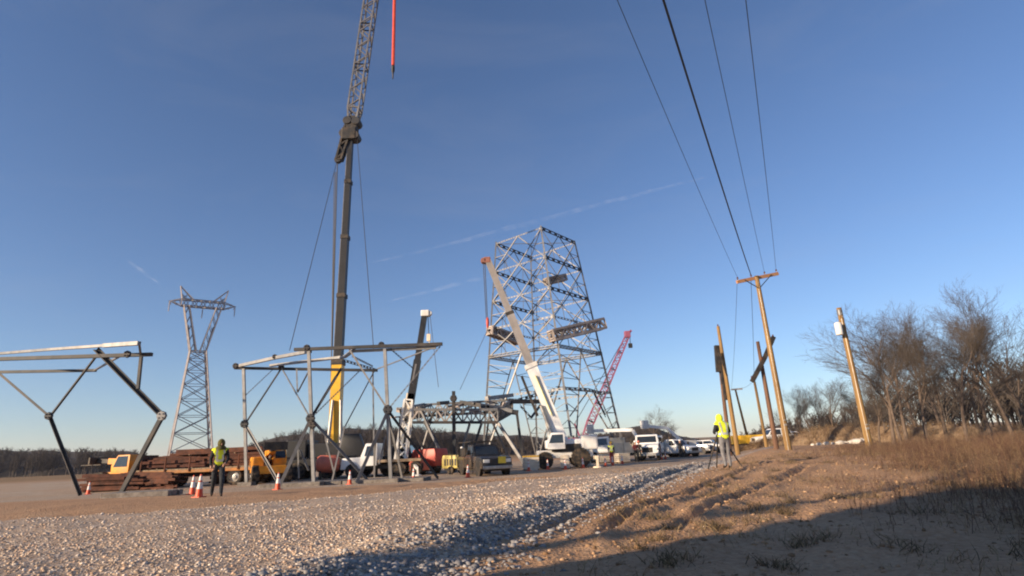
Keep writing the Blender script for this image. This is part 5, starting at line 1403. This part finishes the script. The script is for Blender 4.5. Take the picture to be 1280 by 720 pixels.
def telehandler(label, loc, rz, mt=orange_p, raise_=1.0):
    t = thing('telehandler', label, 'telehandler', loc, rz)
    MB().bbox((-2.1, -.85, .65), (2.0, .85, 1.15), .06).build('chassis', mt, t)
    MB().bbox((-2.0, -1.15, .7), (.9, -.45, 1.75), .08).build('engine_cover', mt, t)
    for x in (-1.6, -1.1, -.6, -.1): MB().box((x - .08, -1.165, 1.0), (x + .08, -1.14, 1.5)).build('vent', dark_m, t)
    bevelled(MB().prism([(-.9, .9), (.7, .9), (.75, 1.6), (.3, 2.35, 1), (-.85, 2.35, 1)], .15, 1.0, .06).build('cab', mt, t), .05)
    MB().add([(-.7, 1.006, 1.5), (.55, 1.006, 1.5), (.25, .95, 2.25), (-.7, .95, 2.25)], [(0, 1, 2, 3)]).build('side_window', glass_m, t)
    MB().add([(.765, .25, 1.62), (.765, .92, 1.62), (.33, .88, 2.28), (.33, .29, 2.28)], [(0, 1, 2, 3)]).build('windscreen', glass_m, t)
    for x in (-1.4, 1.5):
        for s in (1, -1): wheel(t, x, s * 1.0, .6, .42)
    a = Vector((-1.9, -.1, 1.75)); c_ = Vector((2.2, -.1, 1.7 + raise_)); d_ = Vector((3.4, -.1, 1.7 + raise_ * 1.3))
    MB().bar(a, c_, .36, .42).build('boom', mt, t); MB().bar(c_, d_, .27, .32).build('boom_extension', dark_m, t)
    MB().tube([(-.2, -.1, 1.1), (1.0, -.1, 1.5 + raise_ * .6)], .08, 8).build('lift_cylinder', rim_m, t)
    mb = MB(); mb.bar(d_ + Vector((.05, -.7, 0)), d_ + Vector((.05, .7, 0)), .12, .5)
    for s in (-.35, .35): mb.bar(d_ + Vector((.1, s, -.3)), d_ + Vector((1.2, s, -.3)), .1, .05)
    mb.build('fork_carriage', dark_m, t)
telehandler('orange telehandler parked behind the steel section by the trailer', GY(335, 40), R(-60), orange_p, .5)
telehandler('orange telehandler half hidden behind rusty steel bundles', GY(160, 44), R(165), orange_p, .25)

# red and salmon gear
def tank(label, loc, rz, r, Ln, mt, cat='tank', name='fuel_tank'):
    t = thing(name, label, cat, loc, rz)
    MB().lathe([(r * .3, -Ln / 2), (r * .8, -Ln / 2 + .1), (r, -Ln / 2 + .3), (r, Ln / 2 - .3), (r * .8, Ln / 2 - .1), (r * .3, Ln / 2)], 'x', (0, 0, r + .45), 20).build('tank_shell', mt, t, smooth=True)
    for x in (-Ln * .3, Ln * .3):
        mb = MB(); mb.box((x - .08, -r * .8, 0), (x + .08, r * .8, .6)); mb.build('saddle', dark_m, t)
    MB().lathe([(.15, 0), (.15, .15), (.2, .16), (.2, .22)], 'z', (0, 0, 2 * r + .4), 12).build('hatch', dark_m, t)
    return t
tank('faded red fuel tank under the yellow crane boom', GY(409, 43), R(15), .62, 1.7, salmon_p)
def compressor(label, loc, rz, mt, s=1.0):
    t = thing('air_compressor', label, 'compressor', loc, rz); t.scale = (s, s, s)
    bevelled(MB().prism([(-1.2, .55), (1.2, .55), (1.2, 1.3), (.8, 1.75), (-1.1, 1.75), (-1.2, 1.4)], -.75, .75).build('canopy', mt, t), .07)
    for i in range(5): MB().box((-.9 + i * .3, -.77, .8), (-.72 + i * .3, -.745, 1.4)).build('louvre', dark_m, t)
    MB().box((-1.1, -.5, .38), (1.9, .5, .54)).build('chassis', dark_m, t)
    for sd in (1, -1): wheel(t, -.1, sd * .85, .36, .22)
    MB().tube([(1.85, 0, .45), (1.85, 0, .02)], .05, 8).build('jockey_stand', dark_m, t)
    MB().tube([(.6, .3, 1.7), (.6, .3, 2.05)], .06, 8).build('exhaust', dark_m, t)
compressor('red towable compressor beside the white boom truck', GY(536, 45), R(150), red_p, 1.05)
compressor('orange red towable compressor next to the red one', GY(523, 43.5), R(20), salmon_p, .6)
compressor('small yellow compressor between the black pickup and red compressor', GY(571, 42), R(-30), mat('dull_yellow_paint', (0.50, 0.40, 0.10), .5, dirt=.4), .75)

# crates and cases on the yard edge
def crate(label, loc, rz, sx, sy, sz, mt, lid=None, group=None):
    t = thing('site_crate', label, 'crate', loc, rz, group); n = 4
    for s in (1, -1):
        for k in range(n): MB().box((-sx / 2, s * sy / 2 - .02, .1 + k * (sz - .15) / n), (sx / 2, s * sy / 2 + .02, .1 + (k + 1) * (sz - .15) / n - .03)).build('slat', mt, t)
        for k in range(n): MB().box((s * sx / 2 - .02, -sy / 2 + .025, .1 + k * (sz - .15) / n), (s * sx / 2 + .02, sy / 2 - .025, .1 + (k + 1) * (sz - .15) / n - .03)).build('slat', mt, t)
        MB().box((-sx / 2, s * sy * .35 - .05, 0), (sx / 2, s * sy * .35 + .05, .1)).build('runner', timber, t)
    MB().bbox((-sx / 2 - .03, -sy / 2 - .03, sz - .06), (sx / 2 + .03, sy / 2 + .03, sz + .02), .02).build('lid', lid or mt, t)
    return t
crate('cream slatted crate with yellow lid beside the white crane', GY(664, 43), R(10), 1.05, .9, 1.0, cream, yellow_p)
crate('cream slatted crate standing before the wheels of the white crane', GY(707, 42.3), R(-6), .6, .6, .95, cream)
crate('cream slatted crate between the two workers by the trailer', GY(778, 52), R(20), 1.1, .9, .8, cream)
crate('cream slatted crate with orange lid next to the cream trailer', GY(755, 54), R(5), .9, .9, .9, cream, orange_p)
# timber mats under the big section
def timber_mat(label, loc, rz, n=6, Ln=4.5):
    t = thing('timber_mat', label, 'timber mat', loc, rz)
    for i in range(n): MB().bbox((-Ln / 2 + random.uniform(-.06, .06), (i - n / 2) * .31, .0), (Ln / 2 + random.uniform(-.06, .06), (i - n / 2) * .31 + .29, .2), .015).build('beam', timber_grey, t)
timber_mat('grey timber mat lying under the left post of the steel section', GY(380, 33.2), R(4))
timber_mat('grey timber mat lying under the right post of the steel section', GY(485, 33), R(-3))
timber_mat('grey timber mat lying on the dirt before the rusty bundles', GY(178, 23), R(6), 4, 2.4)

# ------------------------------------------------------------------ traffic cones
def cone():
    t = thing('traffic_cone', 'orange traffic cone with white sleeve in the row along the yard edge', 'cone', group='traffic cones along the yard edge')
    mb = MB(); mb.bbox((-.2, -.2, 0), (.2, .2, .05), .015); mb.build('base', cone_o, t)
    MB().lathe([(.15, .045), (.14, .08), (.035, .9), (.02, .91)], 'z', (0, 0, 0), 16).build('body', cone_o, t, smooth=True)
    for z0, z1 in ((.34, .60), (.66, .84)):
        r = lambda z: .14 - .105 * (z - .08) / .82 + .006
        MB().lathe([(r(z0) - .004, z0 - .001), (r(z0), z0), (r(z1), z1), (r(z1) - .004, z1 + .001)], 'z', (0, 0, 0), 16).build('sleeve', cone_w, t, smooth=True)
    return t
proto = cone()
cones = [(240, 618, 'traffic cone standing behind the foremost cone beside the striding worker'), (248.5, 622, 'foremost traffic cone at the feet of the striding worker'),
         (347, 612, 'traffic cone before the left post of the steel section'), (437, 605.5, 'traffic cone before the brace foot of the steel section'), (517, 601, 'traffic cone in front of the white boom truck'),
         (585, 597, 'traffic cone beside the black pickup'), (661, 589, 'traffic cone in the row before the wheels of the white crane'), (685, 587, 'traffic cone in the row before the wheels of the white crane'), (707, 587, 'traffic cone in the row before the wheels of the white crane'), (729, 585, 'traffic cone in the row before the wheels of the white crane'), (757, 583, 'traffic cone before the cream box trailer'), (766, 582, 'traffic cone before the cream box trailer'), (778, 580, 'traffic cone before the cream box trailer'),
         (827, 574.5, 'traffic cone beside the workers at the white utility trucks'), (832, 574, 'traffic cone beside the workers at the white utility trucks'), (855, 571, 'traffic cone beside the workers at the white utility trucks'), (862, 570, 'traffic cone beside the workers at the white utility trucks'), (110, 618, 'traffic cone under the tower section with the bent brace')]
for i, (px, py, lb) in enumerate(cones):
    c_ = proto if i == 0 else dup(proto)
    p = G(px, py); c_.location = (p.x, p.y, float(ground_z(np.array([p.x]), np.array([p.y]))[0]) - .01); c_.rotation_euler.z = random.random() * 6
    c_['label'] = lb; c_.scale = (.8, .8, .8)

# ------------------------------------------------------------------ utility poles and wires
def taper_pole(t, a, b_, r0, r1, mt):
    pts = [a.lerp(b_, i / 6) for i in range(7)]
    return MB().tube([p - t.location for p in pts], [r0 + (r1 - r0) * i / 6 for i in range(7)], 12).build('pole', mt, t, smooth=True)
def insulator(t, p, nm='insulator'):
    mb = MB(); o = p - t.location
    mb.lathe([(.02, 0), (.02, .08), (.06, .09), (.07, .14), (.045, .16), (.06, .2), (.03, .25)], 'z', o, 10); mb.build(nm, porcelain, t, smooth=True)
# pole 1: tall new pole with crossarm
p0 = P(986, 563, 40); p0.z = hzf(p0.x, p0.y) - .1; p1 = P(945.5, 345, 40)
t1 = thing('utility_pole', 'tall new utility pole with a wooden crossarm carrying overhead wires', 'utility pole', Vector((p0.x, p0.y, p0.z)))
taper_pole(t1, p0, p1, .23, .155, pole_new)
aA, aB = P(921, 352.5, 39.6), P(972.5, 342, 40.6)
MB().bar(aA - t1.location, aB - t1.location, .15, .24).build('crossarm', arm_wood, t1)
for f_ in (.18, .82):
    MB().bar(aA.lerp(aB, f_) - t1.location - Vector((0, .1, 0)), p1 - Vector((0, .12, 1.0)) - t1.location, .05).build('arm_brace', galv_dark, t1)
ends = [aA.lerp(aB, f_) + Vector((0, 0, .12)) for f_ in (.03, .35, .68, .97)]
for e in ends: insulator(t1, e)
# wires towards a pole behind the photographer
def wire(name, a, px, py, zmid, r, label, cat='wire', group=None):
    m_ = PZ(px, py, zmid); d = (m_ - a); d.z = 0; L_ = d.length
    pts = []
    tot = L_ * 2.1
    for i in range(41):
        s = i / 40 * tot; p = a + d.normalized() * s
        # parabola through a (height a.z) and the point m_ (height zmid), rising again beyond
        k = (a.z - zmid) / (L_ * (tot - L_)) if tot > L_ else 0
        p.z = a.z - k * s * (tot - s) * 1.0
        pts.append(p)
    o = MB().tube(pts, r, 6).build(name, rope_m)
    return tag(o, label, cat, group)
up25 = Vector((0, 0, .25))
wire('overhead_wire', ends[0] + up25, 789, 41, 11.9, .011, 'thin overhead wire running from the wooden crossarm over the road', group='thin overhead wires')
wire('overhead_cable', ends[1] + up25, 842, 41, 11.7, .034, 'thick black overhead cable leading from the crossarm over the road')
wire('overhead_wire', ends[2] + up25, 890, 41, 12.0, .011, 'thin overhead wire running from the wooden crossarm over the road', group='thin overhead wires')
wire('overhead_wire', ends[3] + up25, 937, 41, 12.0, .012, 'thin overhead wire running from the wooden crossarm over the road', group='thin overhead wires')
# pole 2: right pole with transformer can
q0 = P(1088, 563, 35); q0.z = hzf(q0.x, q0.y) - .1; q1 = P(1048.5, 385, 35)
t2 = thing('utility_pole', 'golden brown utility pole with a white transformer can near its top', 'utility pole', q0)
taper_pole(t2, q0, q1, .21, .15, pole_new)
cn = P(1050, 411, 34.7) - t2.location
MB().lathe([(.05, -.42), (.2, -.4), (.21, -.36), (.21, .3), (.2, .34), (.12, .4), (.04, .42)], 'z', cn + Vector((-.14, -.1, 0)), 16).build('transformer_can', white_p, t2, smooth=True)
MB().bar(cn + Vector((-.1, -.1, .1)), cn + Vector((.25, .25, .1)), .08).build('bracket', dark_m, t2)
MB().lathe([(.158, 0), (.165, .03), (.165, .35), (.158, .38)], 'z', q1 - t2.location - Vector((0, 0, .5)), 12).build('pole_cap', galv_mid, t2)
def pole_fittings(t, a, c_, r, tagmat):
    d = c_ - a; side = Vector((-.5, -1, 0)).normalized()
    MB().tube([a + d * (i / 12) + side * (r * (1.06 - .3 * i / 12)) - t.location for i in range(12)], .012, 5).build('ground_wire', rim_m, t)
    for f_, w in ((.14, .09), (.165, .06)):
        p = a + d * f_ + Vector((0, -r * 1.02, 0)) - t.location
        MB().bbox((p.x - w, p.y - .02, p.z - w * .7), (p.x + w, p.y + .03, p.z + w * .7), .008).build('pole_tag', tagmat, t)
    for f_ in (.93, .955, .8):
        p = a + d * f_ - t.location
        MB().tube([p + Vector((0, -r * 1.1, 0)), p + Vector((0, r * 1.1, 0))], .03, 6).build('through_bolt', rim_m, t)
pb = Vector((3.2, 8.5, 0)) - SUN_TRAVEL * 15.5  # unseen pole, added to throw a thin shadow streak over the verge
tb = thing('utility_pole', 'unseen utility pole added for its shadow streak across the verge', 'utility pole', pb)
taper_pole(tb, pb - Vector((0, 0, .1)), pb + Vector((0, 0, 9.0)), .2, .14, pole_old)
MB().bar((-1.1, 0, 8.6), (1.1, 0, 8.6), .12, .18).build('crossarm', arm_wood, tb)
pole_fittings(t1, p0, p1, .225, rim_m); pole_fittings(t2, q0, q1, .205, rim_m)
# pole 3: dark pole with slanting dark crossarm
r0 = P(971, 562, 44); r0.z = hzf(r0.x, r0.y) - .1; r1 = P(947, 427, 44)
t3 = thing('utility_pole', 'dark brown utility pole with a dark slanting crossarm', 'utility pole', r0)
taper_pole(t3, r0, r1, .19, .13, pole_old)
MB().bar(P(940, 477, 43.7) - t3.location, P(956, 447, 43.7) - t3.location, .26, .3).build('crossarm', dark_m, t3)
MB().bar(P(956, 447, 43.7) - t3.location, P(967, 421, 43.7) - t3.location, .24, .3).build('crossarm', dark_m, t3)
for px, py in ((940, 474), (966.5, 422), (953, 451)): insulator(t3, P(px, py, 43.6))
# pole pair at left behind the person
def simple_pole(bx, by, tx, ty, Y, rr, mt, label):
    a = P(bx, by, Y); a.z = hzf(a.x, a.y) - .1; c_ = P(tx, ty, Y)
    t = thing('utility_pole', label, 'utility pole', a); taper_pole(t, a, c_, rr, rr * .68, mt)
    return t
t4 = simple_pole(921, 556, 897.5, 408, 50, .2, pole_new, 'golden utility pole beside a dark pole behind the tripod')
insulator(t4, P(897.5, 408, 50) - Vector((0, 0, .05)))
MB().bar(P(899, 440, 49.7) - t4.location, P(909, 470, 49.7) - t4.location, .12).build('brace', dark_m, t4)
t5 = simple_pole(911, 556, 897, 432, 52, .19, pole_old, 'dark utility pole with black cable boxes beside the golden pole')
for (xa, ya, xb, yb, w) in ((896.5, 432, 899, 465, .5), (903, 455, 905, 480, .4), (905, 478, 908, 500, .28)):
    MB().bar(P(xa, ya, 51.6) - t5.location, P(xb, yb, 51.6) - t5.location, w, .4).build('cable_box', dark_m, t5)
t6 = simple_pole(937, 555, 919, 486, 74, .17, pole_new, 'small distant utility pole with a pale crossarm')
MB().bar(P(914, 487, 73.8) - t6.location, P(928, 486, 73.8) - t6.location, .14, .2).build('crossarm', cream, t6)
t7 = simple_pole(958, 556, 943, 477, 64, .19, pole_new, 'plain golden utility pole left of the dark brown pole')
insulator(t7, P(943, 477, 64) - Vector((0, 0, .05)))
def line(a, c_, sag, r, label, group=None):
    pts = []
    for i in range(21):
        s = i / 20; p = a.lerp(c_, s); p.z -= 4 * sag * s * (1 - s); pts.append(p)
    tag(MB().tube(pts, r, 5).build('overhead_wire', rope_m), label, 'wire', group)
line(ends[1] + up25, P(943, 477, 64) + Vector((0, 0, .2)), .3, .018, 'overhead wire dropping from the tall crossarm to the plain golden pole')
line(ends[0] + up25, P(914.5, 486, 73.8) + Vector((0, 0, .1)), .4, .014, 'thin overhead wire from the tall crossarm to the small distant pole')
line(P(943, 477, 64) + Vector((0, 0, .2)), P(927.5, 486, 73.8) + Vector((0, 0, .1)), .2, .014, 'short overhead wire between the plain golden pole and the distant pole')

# ------------------------------------------------------------------ vapour trails high in the sky
def trail(p, q2, D, r, seed, dens, label):
    m_ = bpy.data.materials.new('ice_vapour'); m_.use_nodes = True; nt_ = m_.node_tree
    out = nt_.nodes['Material Output']; pb = nt_.nodes['Principled BSDF']; nt_.nodes.remove(pb)
    df = nt_.nodes.new('ShaderNodeBsdfTranslucent'); df.inputs[0].default_value = (.9, .9, .92, 1)
    d2 = nt_.nodes.new('ShaderNodeBsdfDiffuse'); d2.inputs[0].default_value = (.9, .9, .92, 1)
    ad = nt_.nodes.new('ShaderNodeAddShader'); nt_.links.new(df.outputs[0], ad.inputs[0]); nt_.links.new(d2.outputs[0], ad.inputs[1])
    tr = nt_.nodes.new('ShaderNodeBsdfTransparent'); mx = nt_.nodes.new('ShaderNodeMixShader')
    tc = nt_.nodes.new('ShaderNodeTexCoord'); nz = nt_.nodes.new('ShaderNodeTexNoise'); nz.inputs['Scale'].default_value = .008; nz.inputs['Detail'].default_value = 5
    mp_ = nt_.nodes.new('ShaderNodeMapRange'); mp_.inputs['From Min'].default_value = .38; mp_.inputs['From Max'].default_value = .7; mp_.inputs['To Max'].default_value = dens
    nt_.links.new(tc.outputs['Object'], nz.inputs['Vector']); nt_.links.new(nz.outputs['Fac'], mp_.inputs['Value'])
    nt_.links.new(mp_.outputs['Result'], mx.inputs[0]); nt_.links.new(tr.outputs[0], mx.inputs[1]); nt_.links.new(ad.outputs[0], mx.inputs[2]); nt_.links.new(mx.outputs[0], out.inputs[0])
    a, c_ = P(*p, D), P(*q2, D); rg = random.Random(seed)
    pts = [a.lerp(c_, i / 24) + Vector((0, 0, rg.gauss(0, r * .25))) for i in range(25)]
    rs = [r * (.25 + .75 * math.sin(math.pi * (i + .5) / 25)) * rg.uniform(.7, 1.2) for i in range(25)]
    tag(MB().tube(pts, rs, 10).build('vapour_trail', m_, smooth=True), label, 'vapour trail')
trail((455, 332), (880, 222), 6000, 24, 1, .04, 'long faint vapour trail crossing the sky above the square tower')
trail((480, 378), (640, 338), 6000, 18, 2, .04, 'short very faint vapour trail left of the square tower top')
trail((160, 326), (200, 355), 6000, 20, 3, .06, 'short faint vapour trail above the finished transmission tower')

# ------------------------------------------------------------------ thin winter haze
hm = bpy.data.materials.new('winter_haze'); hm.use_nodes = True
hn = hm.node_tree; hn.nodes.remove(hn.nodes['Principled BSDF'])
pv = hn.nodes.new('ShaderNodeVolumePrincipled'); pv.inputs['Color'].default_value = (0.86, 0.89, 1.0, 1)
pv.inputs['Density'].default_value = 0.00013; pv.inputs['Anisotropy'].default_value = 0.2
hn.links.new(pv.outputs['Volume'], hn.nodes['Material Output'].inputs['Volume'])
hb = MB().box((-4700, -4700, -3), (4700, 4700, 110)).build('haze', hm)
tag(hb, 'thin pale winter haze over the whole yard', kind='stuff')
